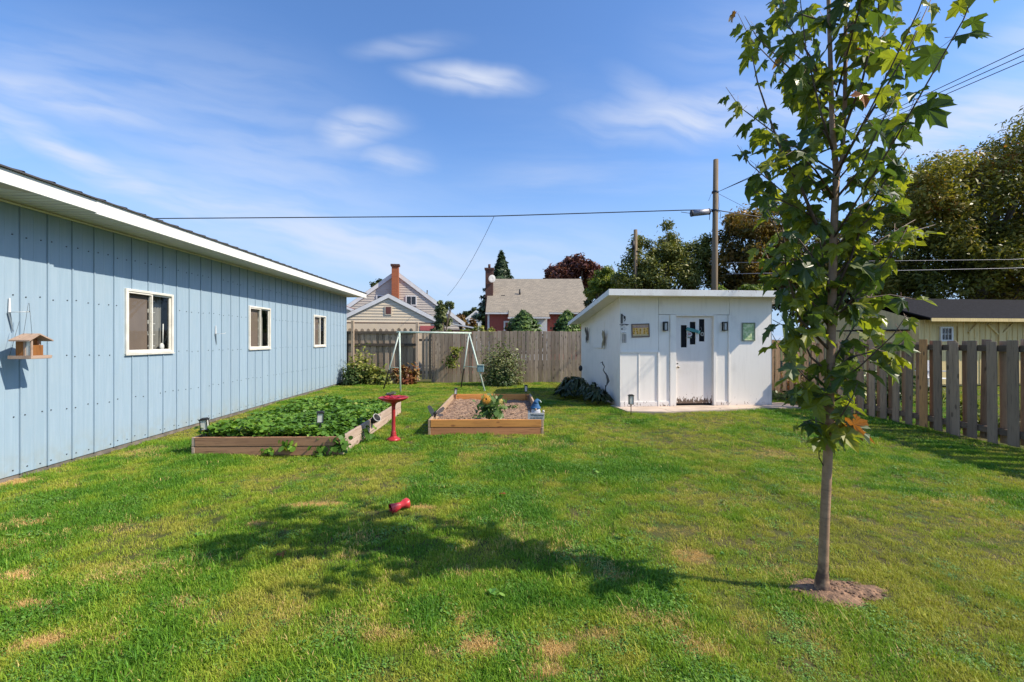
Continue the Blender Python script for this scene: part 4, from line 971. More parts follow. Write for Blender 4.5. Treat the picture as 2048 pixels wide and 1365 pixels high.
# sprigs hanging over the planks
def sprig(name, base, label, cat, n, spread, size, mat, h=.12, seed=1, group=None, shape='oval', flat=0.5):
    r = np.random.default_rng(seed); o = thing(name, label, cat, base, 0, group)
    c_ = np.stack([r.normal(0, spread, n), r.normal(0, spread * .7, n), r.random(n) * h], 1)
    nr = np.stack([c_[:, 0] / spread * .5, c_[:, 1] / spread * .5 - .3, np.full(n, flat)], 1) + r.normal(0, .4, (n, 3))
    to_leaf_obj('leaves', leaf_cards(c_, nr, r.uniform(size * .7, size * 1.3, n), r, shape, 1.3), mat, o)
    b = MB()
    for k in range(min(n // 3 + 2, 14)):
        q = c_[k]; b.tube([(q[0] * .15, q[1] * .15, 0), (q[0] * .5, q[1] * .5, q[2] * .6), tuple(q)], .0025, 4)
    b.build('stem', mat, o); return o
sprig('strawberry_runner', bedp(BED_A, 1.25, -.03, .10), 'strawberry sprig spilling over the middle of the front plank', 'plant', 26, .06, .06, STRAW, .1, 11, 'sprigs spilling over the planks')
sprig('strawberry_runner', bedp(BED_A, .98, -.04, .03), 'small pale strawberry sprig low on the front plank near the grass', 'plant', 18, .05, .05, STRAW, .07, 12, 'sprigs spilling over the planks')
sprig('strawberry_runner', bedp(BED_A, 1.90, -.02, .05), 'large strawberry sprig spilling over the near right bed corner', 'plant', 44, .07, .055, STRAW, .2, 13, 'sprigs spilling over the planks')
sprig('strawberry_runner', bedp(BED_A, 1.66, -.04, .02), 'dark strawberry sprig at the foot of the front plank', 'plant', 20, .05, .06, STRAW, .1, 14, 'sprigs spilling over the planks')
sprig('strawberry_runner', bedp(BED_A, 1.97, .8, .04), 'strawberry sprig hanging over the long side plank', 'plant', 34, .08, .05, STRAW, .18, 15, 'sprigs spilling over the planks')
pot = thing('plant_pot', 'small black plastic pot with a white rim tipped at the bed edge', 'pot', bedp(BED_A, 1.94, 1.35, .20), 0)
pot.rotation_euler = (R(20), R(50), 0)
b = MB(); b.lathe([(.001, 0), (.045, 0), (.065, .11), (.06, .11), (.042, .006), (.001, .006)], n=14); b.build('body', BLACK, pot)
b = MB(); b.lathe([(.066, .10), (.072, .10), (.072, .115), (.064, .115)], n=14); b.build('rim', SHELF, pot)

# solar lanterns: one built, others copied
lan = thing('solar_lantern', 'black solar stake lantern at the garage side corner of the strawberry bed', 'solar lantern', bedp(BED_A, .14, .09, .16), 0, 'solar stake lanterns')
def lp(nm, mat, fn, bev=0): b = MB(); fn(b); return b.build(nm, mat, lan, bevel=bev)
lp('stake', BLACK, lambda b: b.tube([(0, 0, -.1), (0, 0, .17)], .008, 6))
lp('base_cap', BLACK, lambda b: b.bb((-.042, -.042, .165), (.042, .042, .175)))
lp('glass', LGLASS, lambda b: b.prism([(-.034, -.034), (.034, -.034), (.034, .034), (-.034, .034)], 'z', .176, .295))
lp('bars', BLACK, lambda b: [b.box((sx * .039, sy * .039, .237), (.008, .008, .125)) for sx in (-1, 1) for sy in (-1, 1)])
lp('top_cap', BLACK, lambda b: (b.bb((-.05, -.05, .298), (.05, .05, .312)), b.bb((-.035, -.035, .312), (.035, .035, .322))), .002)
lan.rotation_euler = (R(3), R(-5), R(15))
def lantern(loc, rot, label, s_=1.0):
    c_ = copy_tree(lan); c_.location = loc; c_.rotation_euler = rot; c_['label'] = label; c_.scale = (s_,) * 3; return c_
lantern(bedp(BED_A, 1.50, .35, .20), (R(2), R(2), R(20)), 'pale solar stake lantern standing among the strawberry leaves')
def slim(o):
    for ch in o.children: ch.scale = (.8, .8, 1)
l2 = lantern(bedp(BED_B, .07, 3.30, .09), (0, R(4), R(10)), 'solar stake lantern at the far corner of the soil bed nearest the swing frame', .95); slim(l2)
l3 = lantern(bedp(BED_B, 1.70, 3.30, .14), (0, 0, R(0)), 'upright solar stake lantern at the far corner of the soil bed nearest the bush', 1.0); slim(l3)
l4 = lantern(G(1262, 832) + Vector((0, 0, .02)), (0, 0, R(5)), 'solar stake lantern standing in front of the white shed', 1.25); slim(l4)

# ------------------------------------------------------------------ sunflower, gnome, ornaments in the beds
SUNL = leafy('sunflower_leaf', [(0, (.05, .11, .02)), (.6, (.10, .18, .04)), (1, (.22, .26, .10))], .3, 3)
sf = thing('sunflower_plant', 'short drooping sunflower plant with one orange bloom in the soil bed', 'plant', bedp(BED_B, .93, .45, .12), 0)
b = MB(); b.tube([(0, 0, 0), (.01, 0, .12), (-.01, -.01, .27)], .009, 6); b.tube([(.01, 0, .02), (.05, .02, .2), (.07, 0, .34)], .008, 6); b.tube([(0, 0, .05), (.10, 0, .16), (.135, -.01, .25)], .006, 6); b.build('stem', SUNL, sf)
r = np.random.default_rng(8); n = 120
c_ = np.stack([r.normal(.03, .075, n), r.normal(0, .05, n), .04 + .28 * r.random(n)], 1)
nr = np.stack([r.normal(0, .6, n), -.5 + r.normal(0, .4, n), np.full(n, .5)], 1)
to_leaf_obj('leaves', leaf_cards(c_, nr, r.uniform(.05, .10, n), r, 'leaf', 1.2), SUNL, sf)
sf.scale = (1.4, 1.4, 1.42)
def bloom(b, c, rad, tilt):
    m_ = Euler(tilt).to_matrix(); c = Vector(c)
    for ring_, (r0, n_, z_) in enumerate(((1.0, 20, 0), (.82, 16, .01), (.6, 12, .018), (.4, 9, .022))):
        for k in range(n_):
            a = 2 * math.pi * k / n_ + ring_ * .2; w_ = 2.2 / n_
            q = [(.15 * rad, a, z_), (.6 * rad * r0, a - w_, z_ + .004), (rad * r0, a, z_ - .006), (.6 * rad * r0, a + w_, z_ + .004)]
            b.add([c + m_ @ Vector((rr * math.cos(t_), rr * math.sin(t_), zz_)) for rr, t_, zz_ in q], [(0, 1, 2, 3)])
ORP = plain('orange_petal', (.72, .33, .03), .7)
b = MB(); bloom(b, (-.015, -.13, .285), .066, (R(72), 0, R(-8))); b.build('bloom', ORP, sf)
b = MB(); bloom(b, (.165, -.10, .25), .048, (R(40), R(60), 0)); b.build('bloom', plain('pale_petal', (.62, .46, .14), .7), sf)
rk = thing('stone', 'small pinkish rounded stone at the foot of the sunflower', 'stone', bedp(BED_B, .84, .22, .12), 0)
b = MB(); b.ball((0, 0, .03), .05, 0, 9, (1.3, 1, .8)); b.build('body', mottled('pink_stone', (.42, .30, .28), (.3, .22, .2), 20, .8), rk)
pb = thing('plant_pot', 'dark round pot lying beside the sunflower stem', 'pot', bedp(BED_B, .90, .18, .12), 0); pb.rotation_euler = (R(80), 0, 0)
b = MB(); b.lathe([(.001, 0), (.035, 0), (.05, .08), (.045, .08), (.032, .006), (.001, .006)], n=12); b.build('body', BLACK, pb)
r = np.random.default_rng(15)
for k, (u, v, lb) in enumerate(((.35, .35, 'low weeds in the near left part of the soil bed'), (1.35, 2.1, 'tuft of weeds growing towards the far side of the soil bed'), (.75, .9, 'thin scatter of weeds in the middle of the soil bed'))):
    sprig('weed', bedp(BED_B, u, v, .11), lb, 'weed', 40, (.14, .10, .16)[k], .03, SUNL, .05, 30 + k, None)

gn = thing('garden_gnome', 'garden gnome with a blue hat and round pale beard on the bed corner', 'garden gnome', bedp(BED_B, 1.70, .11, .20), 0)
b = MB(); b.ball((0, .02, .11), .085, 0, 12, (1, .8, 1.1)); b.build('body', plain('dark_coat', (.06, .05, .05), .8), gn)
b = MB(); b.ball((0, -.03, .145), .078, 0, 14, (1, .55, 1.05)); b.build('beard', BEARD, gn)
b = MB(); b.lathe([(.075, .0), (.066, .03), (.052, .075)], (0, 0, .205), 14); b.tube([(0, 0, .27), (.012, 0, .31), (.035, 0, .335), (.065, 0, .325)], [.052, .040, .026, .012], 10); b.build('hat', BLUEHAT, gn)
b = MB(); b.lathe([(.078, .0), (.082, .01), (.080, .028), (.072, .032)], (0, 0, .20), 14); b.build('hat_brim', BLUEHAT, gn)
b = MB(); b.tube([(.063, -.01, .33), (.078, -.012, .315), (.086, -.014, .295)], .011, 8); b.build('hat_tip', plain('pale_tip', (.45, .5, .45), .8), gn)
b = MB(); b.ball((0, -.072, .198), .017, 0, 8); b.build('nose', plain('gnome_nose', (.55, .38, .3), .6), gn)
MUSH = plain('mush_cap', (.6, .55, .5), .7)
for q_ in ((-.105, -.01, .145), (.125, -.01, .155)): b = MB(); b.ball(q_, .021, 0, 8); b.build('mushroom_cap', MUSH, gn)
MUSS = plain('mush_stem', (.2, .08, .06), .8)
for q_ in (-.105, .125): b = MB(); b.tube([(q_, -.01, .0), (q_, -.01, .14)], .012, 8); b.build('mushroom_stem', MUSS, gn)
ws = thing('welcome_sign', 'grey sign board lettered Welcome to my Garden in front of the gnome', 'sign', bedp(BED_B, 1.70, .036, .24), 0)
b = MB(); b.bb((-.13, -.03, 0), (.13, -.018, .105)); b.build('board', SIGNW, ws, bevel=.003)
text('lettering', 'Welcome', .052, BLACK, ws, (.02, -.0315, .072), (R(90), 0, 0)); text('lettering', 'to my Garden', .034, BLACK, ws, (.01, -.0315, .028), (R(90), 0, 0))

mbf = thing('butterfly_stake', 'dark metal butterfly with gauzy wings on a stake at the soil bed corner', 'garden stake', bedp(BED_B, .06, .35, .20), 0)
b = MB(); b.tube([(0, 0, -.08), (0, 0, .06)], .006, 6); b.build('stake', BLACK, mbf)
b = MB(); b.tube([(-.005, 0, .02), (0.0, 0, .08), (.02, 0, .13)], [.010, .028, .012], 8); b.build('body', BLACK, mbf)
for (pts) in ([(-.01, .06), (-.05, .04), (-.10, .12), (-.13, .20), (-.10, .225), (-.06, .20), (-.02, .13)], [(.01, .07), (.05, .075), (.12, .11), (.16, .17), (.13, .2), (.07, .16), (.03, .12)], [(.015, .05), (.08, .03), (.14, .05), (.12, .085), (.05, .08)]):
    b = MB(); b.prism(pts, 'y', -.002, .002); b.build('wing', GAUZE, mbf)

# red bird bath
bt = thing('bird_bath', 'red pedestal bird bath standing between the two raised beds', 'bird bath', G(787, 880), 0)
def tp_(nm, mat, fn, par=None): b = MB(); fn(b); return b.build(nm, mat, par or bt)
tp_('base', RED, lambda b: b.lathe([(.001, -.01), (.10, -.01), (.102, .012), (.088, .026), (.065, .04), (.05, .05), (.046, .06), (.001, .06)], n=20, jag=lambda i, a: 1 + .04 * math.cos(6 * a)))
tp_('pedestal', RED, lambda b: b.lathe([(.04, .055), (.046, .075), (.036, .09), (.042, .11), (.032, .13), (.029, .14), (.027, .30), (.027, .50), (.034, .53), (.05, .55), (.07, .565)], n=16, jag=lambda i, a: 1 + .05 * math.cos(8 * a)))
tp_('bowl', RED, lambda b: b.lathe([(.03, .555), (.10, .568), (.17, .595), (.205, .622), (.22, .640), (.212, .643), (.195, .630), (.15, .608), (.08, .592), (.001, .588)], n=28, jag=lambda i, a: 1 + (.035 * math.cos(7 * a) if 3 <= i <= 6 else 0)))
def petals(b):
    for k in range(7):
        a = k * 2 * math.pi / 7 + .2; c1_, s1 = math.cos(a), math.sin(a); n1 = Vector((-s1, c1_, 0)); d = Vector((c1_, s1, 0))
        q = [d * .02 + Vector((0, 0, .60)), d * .07 + n1 * .04 + Vector((0, 0, .625)), d * .14 + n1 * .025 + Vector((0, 0, .655)), d * .165 + Vector((0, 0, .652)), d * .14 - n1 * .025 + Vector((0, 0, .65)), d * .07 - n1 * .04 + Vector((0, 0, .622))]
        b.add(q, [tuple(range(6))])
tp_('petals', mottled('crimson_petal', (.40, .03, .05), (.25, .015, .03), 20, .4), petals)
brd = thing('bird_figure', 'small dark bird figure perched on the rim of the red bird bath', 'bird figure', G(787, 880) + Vector((-.085, .10, .635)), 0)
b = MB(); b.tube([(.10, 0, .05), (.05, 0, .045), (0, 0, .04), (-.035, 0, .03), (-.07, 0, .03)], [.006, .017, .026, .016, .003], 8); b.ball((-.035, 0, .045), .017, 0, 8); b.build('body', plain('grey_bird', (.10, .11, .10), .6), brd)
b = MB(); b.prism([(.0, .03), (.06, .05), (.11, .075), (.05, .085), (0, .06)], 'y', -.022, -.018); b.build('wing', plain('green_wing', (.15, .2, .12), .6), brd)
b = MB(); b.tube([(0, 0, 0), (0, 0, .02)], .003, 5); b.build('leg', BLACK, brd)

# red plastic cup on the lawn
g = G(800, 1024)
cu = thing('crumpled_cup', 'crumpled pinkish red plastic cup lying on the lawn', 'cup', g + Vector((0, 0, .055)), 0)
cu.rotation_euler = Vector((.80, .56, .14)).to_track_quat('Z', 'Y').to_euler()
b = MB(); b.lathe([(.044, -.085), (.040, -.05), (.026, -.005), (.024, .005), (.036, .04), (.046, .075), (.030, .085)], n=18, jag=lambda i, a: 1 + .16 * math.sin(3 * a + i * 1.3) * (1 if i in (1, 2, 4, 5) else .5)); b.build('shell', PINKRED, cu)
b = MB(); b.lathe([(.001, .0), (.022, -.005), (.036, -.05), (.041, -.084)], n=18, jag=lambda i, a: 1 + .1 * math.sin(3 * a + i)); b.build('inside', mottled('deep_red_plastic', (.35, .01, .012), (.25, .008, .01), 14, .5), cu)

# ------------------------------------------------------------------ swing frame
sw = thing('swing_frame', 'pale green metal swing frame without swings in front of the back fence', 'swing frame', (0, 0, 0), 0)
La, Ra = Vector((-3.262, 13.2, 1.725)), Vector((-1.305, 13.8, 1.70))
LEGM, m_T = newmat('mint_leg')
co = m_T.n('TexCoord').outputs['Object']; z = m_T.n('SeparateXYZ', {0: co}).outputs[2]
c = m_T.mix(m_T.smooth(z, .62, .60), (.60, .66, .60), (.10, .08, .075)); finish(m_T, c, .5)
def swp(nm, mat, pts, rad): b = MB(); b.tube(pts, rad, 10); return b.build(nm, mat, sw)
swp('beam', MINT, [La + Vector((-.08, -.02, 0)), Ra + Vector((.07, .02, 0))], .027)
for a, f1, f2, mats in ((La, (-3.16, 12.9, 0), (-3.85, 13.62, 0), (MINT, LEGM)), (Ra, (-.79, 13.25, 0), (-1.60, 14.3, 0), (MINT, LEGM))):
    f1, f2 = Vector(f1), Vector(f2)
    swp('leg', mats[0], [f1, a], .024); swp('leg', mats[1], [f2, a], .020)
    swp('cross_bar', MINT, [a.lerp(f1, .60), a.lerp(f2, .60)], .010)
tb = thing('teal_box', 'small teal box fixed to the swing frame leg beside the bush', 'box', Vector((-.93, 13.40, .55)), 0)
b = MB(); b.bb((-.09, -.06, .0), (.10, .06, .2)); b.build('body', mottled('teal_box', (.22, .34, .36), (.12, .22, .24), 14, .5), tb, bevel=.01)
b = MB(); b.bb((-.1, -.07, .2), (.11, .07, .215)); b.build('lid', MINT, tb)

# ------------------------------------------------------------------ fences
def board_mesh(nm, wd, th, h, mat, ears=False, bev=.004):
    b = MB()
    if ears: b.prism([(-wd / 2, 0), (wd / 2, 0), (wd / 2, h - .045), (wd / 2 - .045, h), (-wd / 2 + .045, h), (-wd / 2, h - .045)], 'y', -th / 2, th / 2)
    else: b.prism([(-wd / 2, 0), (wd / 2, 0), (wd / 2, h - random.uniform(0, .006)), (-wd / 2, h - random.uniform(0, .006))], 'y', -th / 2, th / 2)
    return b.mesh(nm, mat, bev)
# right fence: boards on both faces of the rails
FA = math.atan2(-.02, 1)
rfn = thing('wooden_fence', 'weathered grey wooden fence of alternating boards along the right side of the yard', 'fence', (7.11, 0, 0), 0)
rfn.rotation_euler = (0, 0, R(0.95))
bms = [board_mesh('board', w_, .02, 1.47, mt_) for w_ in (.135, .14, .145) for mt_ in (BRWOOD, BRWOOD2)]; bo = board_mesh('board', .14, .02, 1.47, ORWOOD)
y = 2.0; k = 0
while y < 16.0:
    for side, off in ((-.05, 0.0), (.05, .185)):
        me = random.choice(bms)
        if side < 0 and abs(y - 7.60) < .14: me = bo
        inst('board', me, rfn, (side, y + off + random.uniform(-.012, .012), random.uniform(-.02, .045)), (random.uniform(-.014, .014), random.uniform(-.008, .008), R(90) + random.uniform(-.03, .03)))
    y += .27
for z_ in (1.33, .14):
    b = MB(); b.bb((-.036, 1.9, z_), (.036, 16.1, z_ + .09)); b.build('rail', RAILY, rfn, bevel=.004)
for i in range(7):
    b = MB(); b.bb((-.038, 2.6 + i * 2.3, 0), (.038, 2.69 + i * 2.3, 1.32)); b.build('post', GRWOOD, rfn)
# back fence, right stretch: plain boards up to the left of the shed
BY = 15.85
bf = thing('wooden_fence', 'tall grey board fence across the back of the yard behind the bush', 'fence', (0, BY, 0), 0)
bb_ = [board_mesh('board', w_, .018, 1.80, mt_) for w_ in (.128, .134) for mt_ in (GRWOOD, GRWOOD2)]
x = (868 - 1024) / F * BY; xe = 7.2
while x < xe:
    gap = .142 if x < .25 else .1455
    h_ = 1.0 + random.uniform(-.008, .008)
    inst('board', random.choice(bb_), bf, (x, random.uniform(-.003, .003), .0), (0, random.uniform(-.004, .004), 0), (1, 1, h_)); x += gap
for z_ in (.42, 1.0, 1.45):
    b = MB(); b.bb((-2.72, .012, z_), (xe, .05, z_ + .09)); b.build('rail', RAILW, bf)
# back fence, left stretch: seen from its framed side with dog-eared boards behind
lf = thing('wooden_fence', 'dark framed fence with pointed board tops and rails behind the garage corner', 'fence', (0, BY + .1, 0), 0)
eb = [board_mesh('board', .125, .018, 1.90, mt_, True) for mt_ in (GRWOOD, GRWOOD2)]
x = -7.2
while x < -3.35: inst('board', random.choice(eb), lf, (x, .06, 0), (0, 0, 0), (1, 1, 1 + random.uniform(-.006, .006))); x += .215
x = -7.09
while x < -3.35: inst('board', random.choice(bb_), lf, (x, .085, 0), (0, 0, 0), (.95, 1, .985)); x += .215
for z_, h_ in ((1.71, .09), (1.28, .09), (.3, .09)):
    b = MB(); b.bb((-7.3, .0, z_), (-3.35, .045, z_ + h_)); b.build('rail', RAILW, lf)
for px_, z1_ in ((705, 2.17), (834, 2.12)):
    X_ = (px_ - 1024) / F * (BY + .03); b = MB(); b.bb((X_ - .045, -.09, 0), (X_ + .045, -.002, z1_)); b.build('post', GRWOOD2, lf, bevel=.004)
# gate with gaps
gt = thing('wooden_gate', 'narrow dark wooden gate with gaps between its boards next to a tall post', 'gate', (0, BY + .02, 0), 0)
x = (846 - 1024) / F * BY; k = 0
while x < (866 - 1024) / F * BY: inst('board', bb_[k % 4], gt, (x, .03, .12), (0, 0, 0), (.72, 1, .90)); x += .115; k += 1
b = MB(); b.bb((-3.25, .045, .3), (-2.75, .085, .38)); b.bb((-3.25, .045, 1.45), (-2.75, .085, 1.53)); b.build('rail', RAILW, gt)
b = MB(); b.bb((-2.80, -.05, 0), (-2.735, .03, 1.75)); b.build('post', GRWOOD2, gt)

# ------------------------------------------------------------------ shrubs and plants in the yard
def shrub(name, c, rad, label, cat, n, size, mat, seed, group=None, lump=14, shape='leaf', stems=6, aspect=1.6):
    r = np.random.default_rng(seed); o = thing(name, label, cat, c, 0, group); rad = np.array(rad)
    ctr = unit(r.normal(size=(lump, 3))) * (r.random((lump, 1)) ** .4) * .72; ctr[:, 2] = np.abs(ctr[:, 2]) * 1.0 + .05
    w_ = r.integers(0, lump, n); p_ = ctr[w_] + r.normal(0, .19, (n, 3)); p_[:, 2] = np.abs(p_[:, 2])
    pos = p_ * rad; nr = p_ * .8 + r.normal(0, .5, (n, 3)) + np.array([0, 0, .35])
    to_leaf_obj('leaves', leaf_cards(pos, nr, r.uniform(size * .65, size * 1.35, n), r, shape, aspect), mat, o)
    b = MB()
    for k in range(stems):
        q = ctr[k % lump] * rad; b.tube([(q[0] * .1, q[1] * .1, 0), (q[0] * .5, q[1] * .5, q[2] * .55), tuple(q)], [.014, .010, .004], 5)
    b.build('stem', BARK, o); return o
GR_YEL = leafy('yellow_green_leaf', [(0, (0.062, 0.106, 0.023)), (.4, (0.150, 0.188, 0.034)), (.75, (0.300, 0.300, 0.068)), (1, (0.450, 0.413, 0.135))], .3, 1.6)
GR_DARK = leafy('dark_green_leaf', [(0, (0.025, 0.049, 0.015)), (.5, (0.049, 0.091, 0.025)), (1, (0.126, 0.168, 0.063))], .25, 1.5)
GR_SAGE = leafy('sage_leaf', [(0, (0.068, 0.090, 0.038)), (.5, (0.135, 0.165, 0.061)), (.85, (0.255, 0.270, 0.115)), (1, (0.420, 0.405, 0.216))], .25, 1.4)
REDL = leafy('reddish_leaf', [(0, (0.130, 0.033, 0.018)), (.4, (0.260, 0.091, 0.035)), (.7, (0.286, 0.208, 0.070)), (1, (0.585, 0.468, 0.281))], .25, 2)
HOSTA = leafy('hosta_leaf', [(0, (0.019, 0.033, 0.009)), (.6, (0.048, 0.067, 0.018)), (1, (0.134, 0.141, 0.060))], .2, 2, .35, .5)
shrub('shrub', (P(722, 770, 15.2).x, 15.25, 0), (.62, .4, 1.35), 'yellowish green leafy shrub against the fence by the garage corner', 'shrub', 1500, .075, GR_YEL, 1)
shrub('shrub', (P(702, 770, 14.8).x, 15.0, 0), (.42, .35, .62), 'low dark green shrub at the garage corner', 'shrub', 900, .07, GR_DARK, 2)
shrub('shrub', (P(755, 770, 15.0).x, 15.0, 0), (.42, .35, .75), 'pale yellow spreading plant beside the swing frame leg', 'shrub', 1000, .075, GR_YEL, 3)
shrub('peony', (P(798, 768, 15.2).x, 15.3, 0), (.42, .25, .62), 'reddish brown autumn peony between the swing legs', 'plant', 520, .085, REDL, 4)
shrub('peony', (P(822, 768, 15.2).x, 15.35, 0), (.30, .22, .78), 'cream and red leaved plant at the foot of the tall post', 'plant', 420, .085, REDL, 5)
shrub('shrub', (P(1003, 772, 15.0).x, 14.9, 0), (.78, .5, 1.55), 'tall round grey green bush in front of the back fence', 'shrub', 4200, .055, GR_SAGE, 6, lump=26, stems=10)
shrub('shrub', (P(1008, 772, 15.0).x, 14.65, 0), (.68, .4, .62), 'dark low growth at the foot of the tall bush', 'shrub', 1100, .05, GR_DARK, 7)
def hosta(c, rad, n, label, seed, mat=HOSTA):
    r = np.random.default_rng(seed); o = thing('hosta', label, 'plant', c, 0, 'dark hosta clumps beside the shed')
    vs = []; fs = []
    for i in range(n):
        a = r.uniform(0, 6.283); q = r.random() ** .6; L = rad * (.5 + .5 * q); h = rad * (1.0 - .55 * q) * r.uniform(.8, 1.15); w_ = r.uniform(.028, .05)
        d = Vector((math.cos(a), math.sin(a), 0)); s_ = Vector((-d.y, d.x, 0)); k = len(vs)
        for t, wt, zt in ((.3, .25, .6), (.55, 1.0, .95), (.8, .9, .9), (1.02, .05, .55)):
            c0 = d * L * t + Vector((0, 0, h * zt)); vs += [c0 - s_ * w_ * wt + Vector((0, 0, .012)), c0, c0 + s_ * w_ * wt + Vector((0, 0, .012))]
        for j in range(3):
            fs += [(k + j * 3, k + j * 3 + 1, k + j * 3 + 4, k + j * 3 + 3), (k + j * 3 + 1, k + j * 3 + 2, k + j * 3 + 5, k + j * 3 + 4)]
    b = MB(); b.add(vs, fs, 0, True); b.build('leaves', mat, o)
    b = MB()
    for k in range(6):
        a = k * 1.05; b.tube([(0, 0, 0), (math.cos(a) * rad * .3, math.sin(a) * rad * .3, rad * .6)], .005, 4)
    b.build('stem', mat, o)
hosta(shed_at(-.50, 2.2, 0), .54, 220, 'large dark hosta clump near the back of the shed side wall', 1)
hosta(shed_at(-.30, 1.35, 0), .42, 160, 'middle hosta clump with brownish leaves along the shed side wall', 2)
hosta(shed_at(-.33, .55, 0), .37, 150, 'near hosta clump at the front corner of the shed', 3)
hosta(shed_at(-.85, 1.7, 0), .32, 110, 'small outer hosta clump at the edge of the lawn', 4)
hp = thing('hanging_plant', 'trailing yellow green plant hung on the back fence behind the swing frame', 'hanging plant', P(908, 712, 15.6) + Vector((0, -.02, 0)), 0)
b = MB(); b.lathe([(.001, -.1), (.07, -.09), (.12, .02), (.11, .02), (.06, -.08), (.001, -.085)], n=12); b.build('pot', BRN, hp)
b = MB(); b.tube([(0, .22, .42), (0, 0, .44), (0, 0, .38)], .008, 6); b.tube([(-.1, 0, .02), (0, 0, .38), (.1, 0, .02)], .003, 4); b.build('hanger', BLACK, hp)
r = np.random.default_rng(9); n = 420
c_ = np.stack([r.normal(0, .10, n), r.normal(0, .07, n), r.uniform(-.42, .30, n)], 1); c_[:, 0] += .10 * np.sin(c_[:, 2] * 6)
to_leaf_obj('leaves', leaf_cards(c_, r.normal(size=(n, 3)) + np.array([0, -.3, .5]), r.uniform(.05, .09, n), r, 'leaf', 1.3), GR_YEL, hp)
sprig('ground_plant', (P(1560, 800, 11.2).x, 11.2, 0), 'low dark leaves at the fence foot beside the shed corner', 'plant', 160, .22, .07, GR_DARK, .22, 51)
sprig('ground_plant', (6.7, 10.2, 0), 'reddish low plant along the right fence near the slab', 'plant', 120, .18, .06, REDL, .18, 52)
shrub('shrub', (7.35, 8.95, 0), (.28, .25, 1.1), 'dark vine growing up behind the right fence boards', 'shrub', 700, .06, GR_DARK, 53)
for k, (x_, y_, rr, mt_, lb) in enumerate(((8.2, 13.4, .7, REDL, 'red flowered shrub seen through the far right fence gaps'), (8.6, 12.0, .8, GR_DARK, 'dark shrub beyond the right fence near the shed'),
                                       (8.0, 10.7, .6, GR_YEL, 'pale shrub close behind the right fence'), (7.9, 7.8, .45, GR_YEL, 'low leafy plant behind the orange fence board'), (7.8, 6.9, .4, GR_YEL, 'low leafy plant behind the nearest fence boards'), (9.4, 11.0, .9, GR_DARK, 'broad dark shrub in the middle of the neighbouring yard'))):
    shrub('shrub', (x_, y_, 0), (rr, rr * .8, rr * 1.2), lb, 'shrub', 900, .07, mt_, 60 + k)
ch = thing('garden_chair', 'white garden chair on the grass beyond the right fence', 'chair', (11.9, 12.9, 0), R(15))
def cp(nm, fn): b = MB(); fn(b); b.build(nm, TRIM, ch, bevel=.004)
cp('seat', lambda b: b.bb((-.25, -.25, .40), (.25, .25, .43))); cp('backrest', lambda b: [b.bb((-.25 + i * .1, .22, .43), (-.18 + i * .1, .25, .9)) for i in range(6)])
for sx in (-1, 1):
    for sy in (-1, 1): cp('leg', lambda b: b.bb((sx * .23 - .02, sy * .23 - .02, 0), (sx * .23 + .02, sy * .23 + .02, .4)))
cp('armrest', lambda b: (b.bb((-.29, -.25, .6), (-.22, .25, .63)))); cp('armrest', lambda b: b.bb((.22, -.25, .6), (.29, .25, .63)))

# ------------------------------------------------------------------ utility poles and wires
CAB = plain('cable_black', (.02, .02, .025), .6); GREYM = plain('grey_cylinder', (.28, .28, .32), .45, .3)
PX, PY_ = 8.48, 19.0
ul = thing('utility_pole', 'tall grey wooden utility pole behind the white shed', 'utility pole', (PX, PY_, 0), 0)
b = MB(); b.tube([(0, 0, 0), (-.02, 0, 4), (0.03, 0, 9.02)], [.135, .12, .10], 12); b.build('post', POLEW, ul)
b = MB(); b.tube([(-.13, 0, 7.66), (.15, 0, 7.66)], .02, 6); b.tube([(.13, 0, 7.6), (.16, 0, 7.1), (.13, 0, 6.8)], .01, 5); b.lathe([(.135, 6.85), (.14, 6.87), (.14, 6.9), (.135, 6.92)], n=12); b.lathe([(.13, 7.62), (.135, 7.64), (.135, 7.68), (.13, 7.7)], n=12)
b.tube([(-.14, 0, 6.9), (-.22, 0, 6.78), (-.24, 0, 6.5)], .012, 5); b.tube([(.14, 0, 6.9), (.24, 0, 6.8), (.2, 0, 6.55)], .01, 5); b.tube([(-.15, 0, 7.6), (-.28, 0, 7.3)], .006, 4); b.build('bracket', CAB, ul)
ul2 = thing('utility_pole', 'short far wooden utility pole rising above the green trees', 'utility pole', (P(1271, 0, 25.2).x, 25.2, 0), 0)
b = MB(); b.tube([(0, 0, 0), (0, 0, P(0, 460, 25.2).z)], .10, 10); b.build('post', POLEW, ul2); b = MB(); b.tube([(-.14, -.06, 6.5), (-.14, -.06, 6.95)], .07, 8); b.build('bracket', CAB, ul2)
def wire(label, pts, rad=.012, sag=0.0, mat=CAB):
    out = []
    pts = [Vector(p_) for p_ in pts]
    for a, c_ in zip(pts[:-1], pts[1:]):
        for k in range(8): t = k / 8; q = a.lerp(c_, t); q.z -= sag * 4 * t * (1 - t); out.append(q)
    out.append(pts[-1]); b = MB(); b.tube(out, rad, 5); return tag(b.build('overhead_wire', mat), label, 'wire', 'overhead wires')
wire('thick black overhead cable running left from the utility pole above the garage roof', [(-32, 19, 7.3), (-15, 19, 6.56), (-.8, 19, 6.66), (7.2, 19, 6.91), (PX - .1, 19, 6.93)], .022)
wire('overhead cable running right from the utility pole in front of the orange tree', [(PX + .1, 19, 6.9), (10.6, 19.6, 6.80), (34, 31, 7.4)], .022)
wire('thin faint wire dropping from the overhead cable to the cream house', [(P(988, 434, 19)), P(895, 592, 28)], .009, .3)
